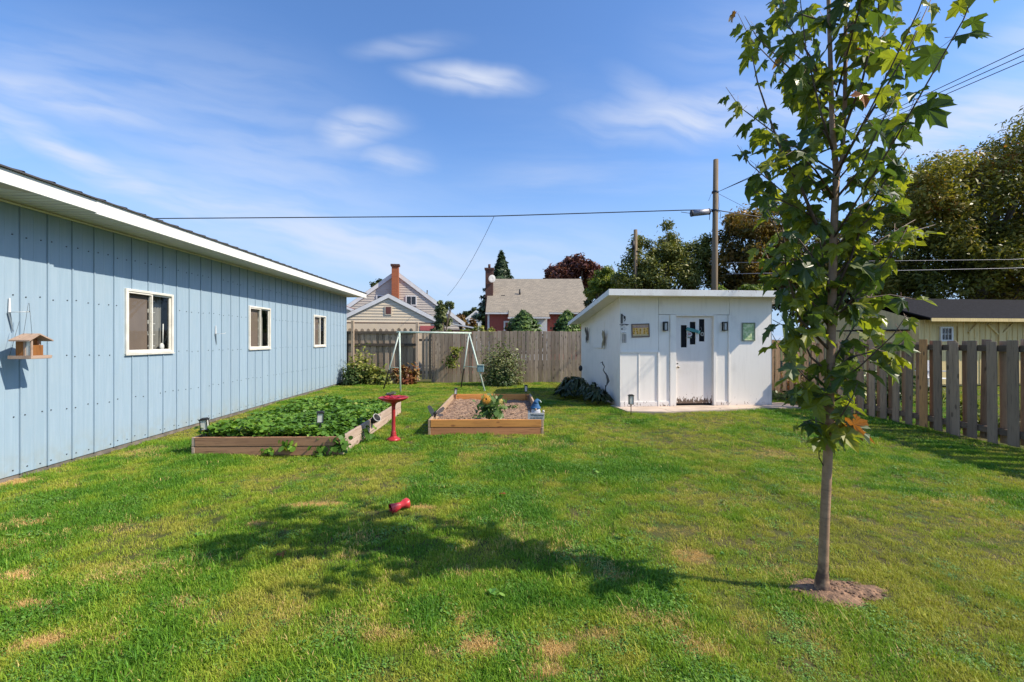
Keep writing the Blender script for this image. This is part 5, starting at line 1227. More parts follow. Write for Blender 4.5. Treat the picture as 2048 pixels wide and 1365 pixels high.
for k, (dx, dz_, lb) in enumerate(((0, 0, 'uppermost of three wires climbing to the top right corner'), (.05, -.09, 'middle of three wires climbing to the top right corner'), (.0, -.22, 'lowest of three wires climbing to the top right corner'))):
    wire(lb, [(PX + .1, 18.95, 7.66), (9.0 + dx, 8, 6.62 + dz_), (9.6 + dx, -5, 6.3 + dz_)], .008)
wire('faint wire sloping right from the upper bracket of the utility pole', [(PX + .1, 19, 7.62), (14, 24, 7.6)], .008)
wire('upper pale wire crossing in front of the big right tree', [(PX, 18, 4.55), (19, 17.3, 4.55), (34, 16, 5.2)], .008, 0, GREYM)
wire('lower pale wire crossing in front of the big right tree', [(PX, 18, 4.1), (19, 17.3, 4.22), (34, 16, 4.8)], .010, 0, GREYM)
enc = thing('splice_case', 'grey cylindrical splice case hanging on the cable beside the utility pole', 'splice case', (7.86, 19, 6.80), 0)
b = MB(); b.tube([(-.36, 0, -.03), (.36, 0, .05)], .125, 14); b.build('body', GREYM, enc)
b = MB(); b.tube([(-.39, 0, -.033), (-.34, 0, -.028)], .135, 14); b.build('end_cap', CAB, enc); b = MB(); b.tube([(.34, 0, .047), (.39, 0, .053)], .13, 14); b.build('end_cap', CAB, enc); b = MB(); b.tube([(-.8, 0, .03), (-.36, 0, -.03)], .012, 5); b.build('lead', CAB, enc)

# ------------------------------------------------------------------ houses behind
def lap_gable(b, xc, hw, z0, z1, zp, y, pitch=.13):
    """lap siding courses filling a gable wall facing the camera"""
    z = z0
    while z < zp - .05:
        zt = min(z + pitch, zp); h1 = hw if z <= z1 else hw * (zp - z) / (zp - z1); h2 = hw if zt <= z1 else hw * (zp - zt) / (zp - z1)
        b.add([(xc - h1, y - .022, z), (xc + h1, y - .022, z), (xc + h2, y, zt), (xc - h2, y, zt), (xc - h1, y, z), (xc + h1, y, z)], [(0, 1, 2, 3), (4, 5, 1, 0)]); z += pitch
def gable_house(label, xc, hw, ze, zp, y0, y1, wallm, roofm, over=.3, trim=.17, cat='house', name='house', yov=.07, pitch=.13, rz=R(9)):
    o = thing(name, label, cat, (xc, y0, 0), rz)
    D = y1 - y0
    b = MB(); b.prism([(-hw, 0), (hw, 0), (hw, ze), (0, zp), (-hw, ze)], 'y', .0, D); b.build('wall', wallm, o)
    b = MB(); lap_gable(b, 0, hw, .1, ze, zp, -.003, pitch); s_ = b.build('siding', wallm, o); s_['kind'] = 'stuff'
    sl = (zp - ze) / hw; ex = hw + over; zee = ze - over * sl; t = .10
    for sg in (-1, 1):
        b = MB(); b.prism([(0, zp + .02), (sg * ex, zee + .02), (sg * ex, zee + .02 + t), (0, zp + .02 + t)], 'y', -yov, D + yov); b.build('roof', roofm, o)
        b = MB(); b.prism([(0, zp + .10 - trim), (sg * ex, zee + .10 - trim), (sg * ex, zee + .10), (0, zp + .10)], 'y', -yov - .025, -yov - .002); b.build('fascia', TRIM, o)
    return o
def hw_window(o, x, z0, z1, w_, y=-.05, grid=2, mat=None):
    f = MB(); t = .07
    f.bb((x - w_ / 2 - t, y - .02, z0 - t), (x - w_ / 2, y + .03, z1 + t)); f.bb((x + w_ / 2, y - .02, z0 - t), (x + w_ / 2 + t, y + .03, z1 + t))
    f.bb((x - w_ / 2, y - .02, z0 - t), (x + w_ / 2, y + .03, z0)); f.bb((x - w_ / 2, y - .02, z1), (x + w_ / 2, y + .03, z1 + t))
    for k in range(1, grid): f.bb((x - w_ / 2 + w_ * k / grid - .015, y - .015, z0), (x - w_ / 2 + w_ * k / grid + .015, y + .01, z1))
    fo = f.build('window', TRIM, o); g = MB(); g.bb((x - w_ / 2, y + .0, z0), (x + w_ / 2, y + .012, z1))
    g.build('pane', mat or DG, fo); return fo
DG = plain('dark_glass', (.03, .032, .038), .08)
# cream garage (front gable) behind the fence
cg = gable_house('small cream garage with a front gable and square vent behind the back fence', P(777, 0, 22).x, 2.35, 2.42, 3.62, 22, 29, CREAM, SH_BROWN, .35, .2, 'garage', 'neighbour_garage', pitch=.14)
b = MB(); b.bb((-.12, -.06, 2.75), (.12, -.03, 3.08)); b.build('gable_vent', plain('vent_red', (.14, .05, .04), .8), cg); b = MB(); b.bb((-.17, -.05, 2.70), (.17, -.028, 2.745)); b.bb((-.17, -.05, 3.085), (.17, -.028, 3.13)); b.bb((-.17, -.05, 2.745), (-.125, -.028, 3.085)); b.bb((.125, -.05, 2.745), (.17, -.028, 3.085)); b.build('vent_trim', CREAM, cg)
b = MB(); b.bb((-2.2, -.045, 2.29), (2.35, -.026, 2.34)); b.build('door_head', BRN, cg)
DOORC = mottled('cream_door', (.78, .62, .42), (.7, .56, .4), 2, .6)
for k in range(4):
    b = MB(); b.bb((-2.1, -.04, .25 + k * .51), (2.0, -.027, .75 + k * .51)); b.build('door_panel', DOORC, cg)
b = MB(); b.bb((1.5, -.06, 1.95), (2.25, -.045, 2.18)); b.build('red_banner', plain('pinkish_red', (.50, .12, .12), .7), cg)
# main house behind it
mh = gable_house('tall grey sided house with steep gable and orange brick chimney', P(792, 0, 32).x, 4.4, 2.95, 6.25, 32, 42, GREYSID, SH_GREY, .45, .3, pitch=.17)
b = MB(); b.bb((-.25, -.45, 0), (.22, -.05, 6.62)); b.build('chimney', BRICKO, mh); b = MB(); b.bb((-.32, -.52, 6.62), (.29, .02, 6.75)); b.build('chimney_cap', BRICKD, mh)
hw_window(mh, 1.05, 3.98, 4.55, .62); hw_window(mh, -.95, 3.98, 4.55, .62)
b = MB(); b.tube([(2.05, 4, 4.6), (2.05, 4, 5.45)], .05, 6); b.build('vent_pipe', BLACK, mh)
# low reddish roof left of it
lr = gable_house('low house with a reddish shingle roof partly hidden by the blue garage', P(660, 0, 27).x, 4.0, 2.2, 3.75, 27, 30, CREAM, SH_RED, .3, .15, pitch=.17)
# brick house
bh = thing('house', 'red brick bungalow with a wide grey shingle roof', 'house', (0, 34, 0), 0)
xL, xR = -1.85, 5.75; ze, zr_, dr_ = 3.50, 6.55, 4.5
def hp_(nm, mat, fn, par=None): b = MB(); fn(b); return b.build(nm, mat, par or bh)
hp_('wall', BRICK, lambda b: b.prism([(0, 0), (9, 0), (9, ze), (4.5, zr_ - .1), (0, ze)], 'x', xL + .1, xR - .1))
hp_('roof', SH_GREY, lambda b: b.add([(xL - .1, -.3, ze - .05), (xR + .1, -.3, ze - .05), (xR + .1, dr_, zr_), (xL - .1, dr_, zr_), (xL - .1, -.3, ze + .05), (xR + .1, -.3, ze + .05), (xR + .1, dr_, zr_ + .1), (xL - .1, dr_, zr_ + .1)], [(0, 1, 2, 3), (7, 6, 5, 4), (0, 4, 5, 1), (1, 5, 6, 2), (2, 6, 7, 3), (3, 7, 4, 0)]))
hp_('roof', SH_GREY, lambda b: b.add([(xL - .1, 9.3, ze - .05), (xR + .1, 9.3, ze - .05), (xR + .1, dr_, zr_), (xL - .1, dr_, zr_), (xL - .1, 9.3, ze + .05), (xR + .1, 9.3, ze + .05), (xR + .1, dr_, zr_ + .1), (xL - .1, dr_, zr_ + .1)], [(0, 1, 2, 3), (7, 6, 5, 4), (0, 4, 5, 1), (1, 5, 6, 2), (2, 6, 7, 3), (3, 7, 4, 0)]))
hp_('gutter', TRIM, lambda b: (b.bb((xL - .12, -.36, ze - .10), (-.28, -.3, ze + .01)), b.bb((2.75, -.36, ze - .10), (xR + .12, -.3, ze + .01))))
pxl, pxr = -.25, 2.72; pe = 3.12
hp_('porch_roof', SH_GREY, lambda b: b.add([(pxl, -.95, pe), (pxr, -.95, pe), (pxr, -.1, ze + .16), (pxl, -.1, ze + .16), (pxl, -.95, pe + .07), (pxr, -.95, pe + .07), (pxr, -.1, ze + .24), (pxl, -.1, ze + .24)], [(0, 1, 2, 3), (7, 6, 5, 4), (0, 4, 5, 1), (1, 5, 6, 2), (2, 6, 7, 3), (3, 7, 4, 0)]))
hp_('gutter', TRIM, lambda b: b.bb((pxl - .05, -1.02, pe - .09), (pxr + .05, -.95, pe + .03)))
hp_('porch_wall', TRIM, lambda b: (b.bb((pxl + .1, -.7, 0), (pxr - .15, -.05, pe)), ))
hp_('corner_board', TRIM, lambda b: (b.bb((xL + .02, -.03, 0), (xL + .16, .1, ze - .05)), b.bb((-.62, -.06, 0), (-.5, .02, 2.9)), b.bb((-.5, -.06, 2.78), (pxl + .09, .02, 2.9))))
hp_('chimney', BRICKD, lambda b: b.bb((xL - .25, 1.9, 2), (xL + .35, 2.6, 7.05))); hp_('chimney_cap', BRICKD, lambda b: (b.bb((xL - .32, 1.83, 7.05), (xL + .42, 2.67, 7.18)), b.tube([(xL + .05, 2.2, 7.18), (xL + .05, 2.2, 7.5)], .1, 8)))
dish = MB(); dish.lathe([(.001, 0), (.18, .02), (.3, .07), (.29, .075), (.001, .02)], n=16); do = dish.build('satellite_dish', TRIM, bh, loc=(xL + .25, 1.75, 6.3)); do.rotation_euler = (R(100), R(20), R(30))
hp_('vent_pipe', BLACK, lambda b: (b.tube([(.62, 2.1, 4.9), (.62, 2.1, 5.5)], .07, 8), b.bb((.35, 2.0, 4.93), (.68, 2.2, 5.0)))); hp_('roof_vent', BLACK, lambda b: b.bb((-.85, 1.9, 4.82), (-.55, 2.15, 5.02)))
# far pale house and low red hut
fh = gable_house('distant pale blue gabled house seen between the trees', P(952, 0, 60).x, 1.75, 3.9, 5.3, 60, 68, PALEBLUE, SH_GREY, .3, .25, pitch=.25)
hw_window(fh, -.1, 2.7, 3.7, .7); b = MB(); b.bb((-1.0, -.1, 4.0), (.6, -.05, 4.6)); b.build('gable_panel', TRIM, fh)
hut = thing('hut', 'low reddish hut with a white roof edge just behind the back fence', 'hut', (P(917, 0, 20).x, 20, 0), R(0))
b = MB(); b.bb((-.7, 0, 0), (.6, 1.6, 1.95)); b.build('wall', plain('faded_red', (.26, .09, .07), .8), hut)
b = MB(); b.add([(-.9, -.2, 2.28), (.75, -.2, 1.98), (.75, 1.8, 1.98), (-.9, 1.8, 2.28), (-.9, -.2, 2.34), (.75, -.2, 2.04), (.75, 1.8, 2.04), (-.9, 1.8, 2.34)], [(0, 1, 2, 3), (7, 6, 5, 4), (0, 4, 5, 1), (1, 5, 6, 2), (2, 6, 7, 3), (3, 7, 4, 0)]); b.build('roof', TRIM, hut)
# yellow shed beyond the right fence
ysh = thing('shed', 'yellow board and batten shed with a black shingle roof beyond the right fence', 'shed', (12.7, 14.2, 0), R(7))
ZE = 2.12
k = 0; x = 0.0
wx0, wx1, wz0, wz1 = (1886 - 1024) / F * 14.25 - 12.7, (1908 - 1024) / F * 14.25 - 12.7, 1.5, P(0, 657, 14.25).z
ybm = {}
while x < 8.0:
    if x + .195 > wx0 - .06 and x < wx1 + .06:
        b = MB(); b.bb((x, 0, .1), (x + .195, .02, wz0 - .05)); b.build('board', YELW, ysh); b = MB(); b.bb((x, 0, wz1 + .05), (x + .195, .02, ZE)); b.build('board', YELW, ysh)
    else:
        if 'a' not in ybm: bb2 = MB(); bb2.bb((0, 0, .1), (.195, .02, ZE)); ybm['a'] = bb2.mesh('board', YELW)
        inst('board', ybm['a'], ysh, (x, 0, 0))
        if 'b' not in ybm: bb2 = MB(); bb2.bb((-.02, -.018, .1), (.02, -.001, ZE)); ybm['b'] = bb2.mesh('batten', YELW)
        inst('batten', ybm['b'], ysh, (x, 0, 0))
    x += .20
b = MB(); b.bb((.001, .03, .05), (8, .05, ZE)); b.prism([(0.05, 0.05), (4.4, .05), (4.4, ZE), (2.3, 2.85), (.05, ZE)], 'x', .0, .03); b.build('inner_wall', YELW, ysh)
b = MB(); b.add([(-.05, -.4, 2.13), (8.3, -.4, 2.13), (8.3, 2.3, 2.98), (-.05, 2.3, 2.98), (-.05, -.4, 2.17), (8.3, -.4, 2.17), (8.3, 2.3, 3.02), (-.05, 2.3, 3.02)], [(0, 1, 2, 3), (7, 6, 5, 4), (0, 4, 5, 1), (1, 5, 6, 2), (2, 6, 7, 3), (3, 7, 4, 0)]); b.build('roof', SHING, ysh)
b = MB(); b.add([(-.05, 5, 2.13), (8.3, 5, 2.13), (8.3, 2.3, 2.98), (-.05, 2.3, 2.98)], [(0, 1, 2, 3)]); b.build('roof', SHING, ysh)
b = MB(); b.bb((-.05, -.425, 2.06), (8.3, -.401, 2.16)); b.build('fascia', YELW, ysh)
f = MB(); f.bb((wx0 - .05, -.03, wz0 - .05), (wx0, .02, wz1 + .05)); f.bb((wx1, -.03, wz0 - .05), (wx1 + .05, .02, wz1 + .05)); f.bb((wx0, -.03, wz0 - .05), (wx1, .02, wz0)); f.bb((wx0, -.03, wz1), (wx1, .02, wz1 + .05))
fo = f.build('window', TRIM, ysh); f = MB(); f.bb((wx0, .0, wz0), (wx1, .01, wz1)); f.build('pane', DG, fo)
f = MB()
for q in (1 / 3, 2 / 3): f.bb((wx0 + (wx1 - wx0) * q - .008, -.012, wz0), (wx0 + (wx1 - wx0) * q + .008, -.001, wz1))
f.bb((wx0, -.014, (wz0 + wz1) / 2 - .008), (wx1, -.001, (wz0 + wz1) / 2 + .008)); f.build('muntin', TRIM, fo)
def brace(x0, z0, x1, z1, w_=.05):
    d = Vector((x1 - x0, 0, z1 - z0)); L_ = d.length; bx = MB(); bx.box(((x0 + x1) / 2, -.035, (z0 + z1) / 2), (L_, .03, w_), (0, -math.atan2(z1 - z0, x1 - x0), 0)); bx.build('brace', YELW, ysh)
xb = (2020 - 1024) / F * 14.25 - 12.7
b = MB(); b.bb((xb - .06, -.06, .1), (xb + .06, -.019, ZE - .02)); b.build('door_post', YELW, ysh)
brace(xb - .45, 2.0, xb - .08, 1.68); brace(xb + .08, 1.68, xb + .45, 2.0); brace(xb - 1.15, 1.72, xb - .85, 2.0)
ln_ = thing('lean_to', 'plain tan lean-to beside the yellow shed', 'lean-to', (11.55, 14.6, 0), 0)
for i in range(6): b = MB(); b.bb((i * .19, 0, 0), (i * .19 + .185, .03, 1.78)); b.build('board', YELW, ln_)
b = MB(); b.bb((0, .035, 0), (1.14, 1.5, 1.7)); b.build('wall', YELW, ln_)
b = MB(); b.bb((-.08, -.12, 1.79), (1.14, 1.5, 1.83)); b.build('roof', SHING, ln_)

# ------------------------------------------------------------------ trees behind
def tree(name, label, Y, blobs, n, size, mat, seed, lumps=60, trunk=(.25, None), spread=.30, fuzz=.16, shape='q', aspect=1.5, group=None, cat='tree', up=.5):
    """blobs: (px, py, rx px, rz px, depth m) clumps of crown; each clump is a cloud of leaves on its own bough"""
    r = np.random.default_rng(seed)
    B = []
    for (px_, py_, rx, rz2, dd) in blobs:
        c0 = P(px_, py_, Y); B.append((np.array(c0), np.array([rx / F * Y, dd, rz2 / F * Y])))
    vol = np.array([b_[1].prod() for b_ in B]) ** .75; vol = vol / vol.sum()
    tx = trunk[1] if trunk[1] is not None else B[0][0][0]
    o = thing(name, label, cat, (tx, Y, 0), 0, group); og = np.array([tx, Y, 0])
    cs = []; sizes = []
    for (c0, rad), w_ in zip(B, vol):
        k = max(5, int(lumps * w_)); d = unit(r.normal(size=(k, 3))); q = .45 + .55 * r.random((k, 1)) ** .5
        cs.append(c0 + d * rad * q); sizes.append(np.full(k, rad.min()))
    cs = np.concatenate(cs); cs[:, 2] = np.maximum(cs[:, 2], .5); rs = np.concatenate(sizes)
    w_ = r.integers(0, len(cs), n); lr_ = (spread * rs[w_])[:, None]
    d = unit(r.normal(size=(n, 3))); pos = cs[w_] + d * lr_ * (.35 + .65 * r.random((n, 1)) ** .6) * np.array([1.25, 1.25, .8]) + r.normal(0, fuzz * .5, (n, 3))
    nr = d + np.array([0, 0, up]) + r.normal(0, .5, (n, 3))
    pos[:, 2] = np.maximum(pos[:, 2], .1)
    to_leaf_obj('crown', leaf_cards(pos - og, nr, r.uniform(size * .6, size * 1.4, n), r, shape, aspect), mat, o)
    b = MB(); zt = max(b_[0][2] for b_ in B); b.tube([(0, 0, 0), (.05, 0, zt * .45), (0, 0, zt)], [trunk[0], trunk[0] * .75, trunk[0] * .25], 8); b.build('trunk', BARK, o)
    b = MB()
    for k in r.choice(len(cs), min(26, len(cs)), replace=False):
        q = cs[k] - og; z0 = min(zt * .5, q[2] * .7); b.tube([(0.03, 0, z0 * .8), (q[0] * .5, q[1] * .5, z0 + (q[2] - z0) * .4), tuple(q)], [trunk[0] * .35, trunk[0] * .2, .02], 5, cap=False)
    b.build('limb', BARK, o)
    return o
T_BIG = leafy('big_tree_leaf', [(0, (0.045, 0.056, 0.013)), (.35, (0.126, 0.133, 0.023)), (.62, (0.269, 0.236, 0.038)), (.85, (0.358, 0.266, 0.057)), (.95, (0.466, 0.222, 0.064)), (1, (0.358, 0.074, 0.038))], .34, .35)
T_GRN = leafy('green_tree_leaf', [(0, (0.052, 0.071, 0.018)), (.4, (0.148, 0.164, 0.035)), (.75, (0.227, 0.219, 0.051)), (1, (0.454, 0.376, 0.127))], .22, .3)
T_ORG = leafy('orange_tree_leaf', [(0, (0.041, 0.048, 0.014)), (.4, (0.115, 0.093, 0.021)), (.65, (0.267, 0.145, 0.028)), (.85, (0.248, 0.204, 0.042)), (1, (0.497, 0.204, 0.042))], .34, .45, pos_w=.6)
T_BUR = leafy('burgundy_leaf', [(0, (0.035, 0.016, 0.014)), (.5, (0.120, 0.040, 0.029)), (.85, (0.256, 0.104, 0.058)), (1, (0.352, 0.192, 0.101))], .15, .5)
T_DRK = leafy('dark_tree_leaf', [(0, (0.018, 0.030, 0.011)), (.6, (0.053, 0.075, 0.022)), (1, (0.135, 0.165, 0.047))], .2, .5)
T_YLG = leafy('lime_tree_leaf', [(0, (0.065, 0.104, 0.018)), (.5, (0.182, 0.234, 0.035)), (1, (0.390, 0.390, 0.082))], .3, .8)
T_SPR = leafy('spruce_needle', [(0, (0.027, 0.048, 0.024)), (.6, (0.060, 0.098, 0.041)), (1, (0.135, 0.180, 0.081))], .1, 1)
T_CED = leafy('cedar_spray', [(0, (0.028, 0.056, 0.015)), (.5, (0.070, 0.126, 0.025)), (1, (0.182, 0.266, 0.050))], .15, 1.6)
tree('broadleaf_tree', 'huge broad dark green tree with reddish leaves towering over the yellow shed', 22, [(2010, 420, 130, 140, 3.4), (2110, 330, 110, 110, 3.2), (1895, 395, 100, 85, 2.8), (1825, 400, 55, 70, 2), (1850, 500, 85, 90, 2.4), (1960, 540, 150, 80, 3), (2100, 520, 120, 110, 3), (2200, 450, 120, 150, 3), (1790, 600, 60, 60, 2)], 90000, .14, T_BIG, 1, 420, (.45, 22.5), .28, .35)
tree('broadleaf_tree', 'dark orange and green autumn tree right of the utility pole', 25, [(1500, 500, 55, 85, 2), (1485, 445, 26, 40, 1.2), (1545, 480, 45, 70, 1.8), (1465, 545, 40, 55, 1.6), (1530, 570, 60, 40, 2), (1600, 520, 55, 80, 2)], 36000, .13, T_ORG, 2, 170, (.3, None), .3, .3)
tree('broadleaf_tree', 'shady dark tree directly behind the young maple', 29, [(1680, 560, 90, 90, 2.5), (1760, 520, 60, 110, 2.2), (1620, 580, 70, 60, 2), (1720, 620, 110, 40, 2.4)], 26000, .16, T_DRK, 3, 110, (.3, None), .3, .25)
tree('broadleaf_tree', 'loose yellow green tree behind the white shed left of the pole', 26, [(1330, 545, 62, 50, 1.8), (1335, 480, 20, 34, .7), (1290, 510, 30, 40, 1.0), (1380, 520, 34, 40, 1.1), (1265, 555, 40, 45, 1.4), (1350, 515, 30, 40, 1), (1400, 560, 40, 30, 1.2), (1412, 505, 12, 26, .5)], 28000, .12, T_GRN, 4, 130, (.22, None), .32, .28)
tree('broadleaf_tree', 'small lime yellow tree at the end of the brick house roof', 29, [(1205, 565, 26, 28, 1.1), (1190, 585, 16, 20, .8), (1225, 555, 26, 26, 1.1), (1240, 580, 26, 26, 1.2)], 7000, .15, T_YLG, 5, 40, (.12, None), .3, .15)
tree('broadleaf_tree', 'round burgundy leaved tree rising behind the brick house roof', 46, [(1155, 552, 60, 34, 3), (1115, 560, 26, 22, 2), (1195, 560, 28, 24, 2), (1150, 535, 40, 22, 2.4)], 14000, .26, T_BUR, 6, 110, (.35, None), .28, .25)
tree('broadleaf_tree', 'lime leaved shrub tree low behind the shed roof beside the pole', 20, [(1480, 585, 45, 18, .9), (1440, 600, 30, 12, .7), (1515, 575, 22, 18, .7)], 2600, .15, T_YLG, 7, 26, (.08, None), .35, .12)
tree('broadleaf_tree', 'small speckled tree in front of the cream houses', 19.5, [(885, 640, 16, 24, .35), (880, 615, 10, 14, .3), (897, 610, 7, 12, .25), (880, 665, 20, 14, .4)], 2600, .10, GR_SAGE, 8, 30, (.06, None), .4, .06)
tree('broadleaf_tree', 'reddish yellow autumn tree beside the distant pale house', 45, [(922, 643, 18, 13, 1.2), (905, 650, 14, 10, 1), (940, 652, 12, 10, 1)], 3000, .22, leafy('rust_leaf', [(0, (.07, .04, .015)), (.5, (.18, .10, .03)), (1, (.28, .22, .06))], .2, .6), 9, 30, (.15, None), .35, .15)
tree('broadleaf_tree', 'small dark far tree beside the distant pale house', 72, [(944, 622, 9, 9, .8), (932, 632, 8, 8, .8)], 900, .3, T_DRK, 10, 10, (.15, None), .4, .2)
tree('broadleaf_tree', 'low pale shrub mass behind the back fence beside the brick wall', 18.5, [(950, 664, 30, 12, .4), (975, 668, 14, 10, .3), (925, 668, 16, 8, .3)], 1500, .09, GR_YEL, 11, 24, (.04, None), .4, .06, cat='shrub')
tree('broadleaf_tree', 'far dark tree peeping over the grey house gable', 50, [(757, 570, 10, 12, 1)], 700, .25, T_DRK, 12, 8, (.15, None), .4, .2)
tree('broadleaf_tree', 'dark tree between the brick house end and the shed roof', 31, [(1200, 600, 20, 30, 1), (1185, 620, 14, 24, 1)], 3500, .16, T_DRK, 13, 24, (.1, None), .35, .15)
def conifer(label, Y, px_, top, base, halfw, n, size, mat, seed, bulge=False, name='spruce_tree'):
    r = np.random.default_rng(seed); a = P(px_, top, Y); zb = P(px_, base, Y).z; R0 = halfw / F * Y; o = thing(name, label, 'tree', (a.x, Y, 0), 0)
    t = r.random(n) ** .62; ang = r.uniform(0, 6.283, n)
    if bulge: prof = np.sin(np.clip(t, 0, 1) * 2.2) ** .7; z = a.z - t * (a.z - zb)
    else: prof = t; z = a.z - t * (a.z - zb)
    tier = 1 - .28 * np.abs(np.sin(t * 30 + ang * .7)); rr = R0 * prof * tier * (.5 + .5 * r.random(n) ** .4) * (1 + .18 * np.sin(ang * 5 + t * 9))
    pos = np.stack([rr * np.cos(ang), rr * np.sin(ang), z], 1); nr = np.stack([np.cos(ang), np.sin(ang), np.full(n, .7)], 1) + r.normal(0, .4, (n, 3))
    to_leaf_obj('crown', leaf_cards(pos, nr, r.uniform(size * .6, size * 1.4, n), r, 'q', 2.2), mat, o)
    b = MB(); b.tube([(0, 0, 0), (0, 0, a.z - .1)], [.2 if not bulge else .06, .02], 7); b.build('trunk', BARK, o)
conifer('dark pointed spruce behind the left end of the brick house', 48, 1003, 503, 640, 58, 12000, .28, T_SPR, 1)
conifer('round green cedar in front of the brick house porch', 24, 1047, 622, 700, 40, 7000, .13, T_CED, 2, True, 'cedar_tree')
conifer('green cedar beside the shed eave in front of the brick house', 24, 1134, 622, 700, 34, 6000, .13, T_CED, 3, True, 'cedar_tree')
conifer('narrow dark conifer between the pale house and the brick house', 50, 968, 625, 680, 8, 900, .25, T_SPR, 4)

# ------------------------------------------------------------------ young maple
mt = thing('maple_tree', 'slender young maple with large lobed leaves in the foreground lawn', 'tree', (TREE.x, TREE.y, 0), 0)
TY = TREE.y
def q3(px_, py_, dy_=0.0): p_ = P(px_, py_, TY + dy_); return p_ - Vector((TREE.x, TREE.y, 0))
m, T = newmat('maple_bark')
co = T.n('TexCoord').outputs['Object']
zz = T.n('SeparateXYZ', {0: co}).outputs[2]
rings = T.noise(T.n('Mapping', {'Vector': co, 'Scale': (3, 3, 60)}).outputs[0], 1.0, 4); pat = T.noise(co, 14, 5)
c = T.mix(T.smooth(pat, .35, .7), (.38, .235, .145), (.25, .155, .095)); c = T.mix(T.math('MULTIPLY', T.smooth(rings, .5, .75), .55), c, (.12, .085, .06))
c = T.mix(T.math('MULTIPLY', T.smooth(zz, .20, .12), T.smooth(T.noise(co, 20, 4), .3, .6)), c, (.10, .06, .045))
finish(T, c, .75, 0, rings, .4, .004, .3); MBARK = m
TW = mottled('twig_bark', (.12, .075, .05), (.07, .045, .035), 20, .7)
b = MB()
tr_pts = [(1645, 1192), (1645, 1180), (1644, 1160), (1646, 1140), (1649, 1050), (1656, 900), (1660, 760), (1664, 600), (1668, 450), (1673, 345)]
b.tube([q3(*a) for a in tr_pts], [.058, .047, .037, .028, .026, .025, .0235, .022, .020, .018], 14); b.build('trunk', MBARK, mt)
b = MB(); b.tube([q3(1673, 350), q3(1664, 250), q3(1660, 100), q3(1655, -60, .05), q3(1650, -330, .08)], [.017, .014, .012, .010, .004], 8); b.build('limb', MBARK, mt)
b = MB(); b.tube([q3(1673, 350), q3(1684, 320, .02), q3(1690, 200, .05), q3(1692, -60, .1), q3(1700, -300, .12)], [.015, .013, .012, .009, .004], 8); b.build('limb', MBARK, mt)
branches = [  # polyline px, depth end, radius
    ([(1655, 505), (1602, 375), (1565, 310), (1540, 240), (1515, 165), (1504, 112)], -.05, .010), ([(1678, 338), (1715, 270), (1775, 170), (1825, 80), (1880, -40)], .10, .009),
    ([(1662, 600), (1700, 520), (1735, 420), (1790, 330), (1818, 292)], -.12, .009), ([(1660, 650), (1700, 560), (1760, 480), (1830, 440)], .15, .008),
    ([(1658, 700), (1600, 640), (1572, 540), (1565, 455)], -.1, .009), ([(1656, 745), (1622, 715), (1600, 670), (1545, 640)], .05, .008),
    ([(1655, 752), (1700, 715), (1760, 700), (1800, 690)], -.15, .008), ([(1658, 655), (1620, 600), (1545, 570)], .1, .007),
    ([(1654, 815), (1620, 790), (1600, 770)], -.05, .006), ([(1655, 810), (1690, 790), (1712, 770)], .03, .006), ([(1652, 850), (1625, 840), (1600, 845)], -.08, .005), ([(1654, 850), (1680, 835), (1705, 840)], -.08, .005),
    ([(1664, 300), (1640, 220), (1612, 100), (1598, -20)], -.12, .008), ([(1688, 260), (1725, 160), (1755, 30), (1765, -60)], -.1, .008),
    ([(1662, 210), (1625, 120), (1575, 50), (1560, -30)], .1, .007), ([(1690, 200), (1740, 110), (1800, 20)], .2, .007),
    ([(1667, 470), (1710, 420), (1770, 380), (1815, 330)], .12, .008), ([(1667, 480), (1620, 430), (1560, 400), (1510, 385)], .12, .008),
    ([(1664, 590), (1620, 540), (1560, 480), (1535, 420)], -.2, .008), ([(1662, 640), (1710, 600), (1780, 590), (1835, 600)], -.1, .008),
    ([(1662, 560), (1720, 500), (1800, 470), (1870, 450)], 0, .008), ([(1670, 400), (1720, 340), (1760, 250), (1800, 180)], -.2, .008), ([(1670, 400), (1630, 340), (1590, 300), (1540, 330)], -.15, .007)]
rr_ = random.Random(21)
def frac_(z): return (z - .95) / 2.8
for k in range(30):                                                     # boughs towards and away from the lens, and above the frame
    z0 = .95 + (3.75 - .95) * (k / 29.0) ** .85 + rr_.uniform(-.06, .06); a = rr_.uniform(0, 6.283)
    if k % 2 == 0: a = rr_.choice([1, -1]) * rr_.uniform(1.1, 2.0)
    frac = frac_(z0); L_ = (.30 + .30 * math.sin(min(frac, 1) * 3.0) + (.04 if frac > .6 else 0)) * rr_.uniform(.75, 1.15)
    if k % 2 == 0 and .22 < frac < .7: L_ *= 1.15
    py0 = 680 - (z0 - 1.5) * F / TY; px0 = 1652 + (860 - py0) * .03
    st0 = q3(px0, py0); d = Vector((math.cos(a), math.sin(a), 0)); rise = rr_.uniform(.75, 1.25)
    branches.append(([st0, st0 + d * L_ * .45 + Vector((0, 0, L_ * .5 * rise)), st0 + d * L_ * .85 + Vector((0, 0, L_ * 1.0 * rise)), st0 + d * L_ + Vector((0, 0, L_ * 1.3 * rise))], None, .006))
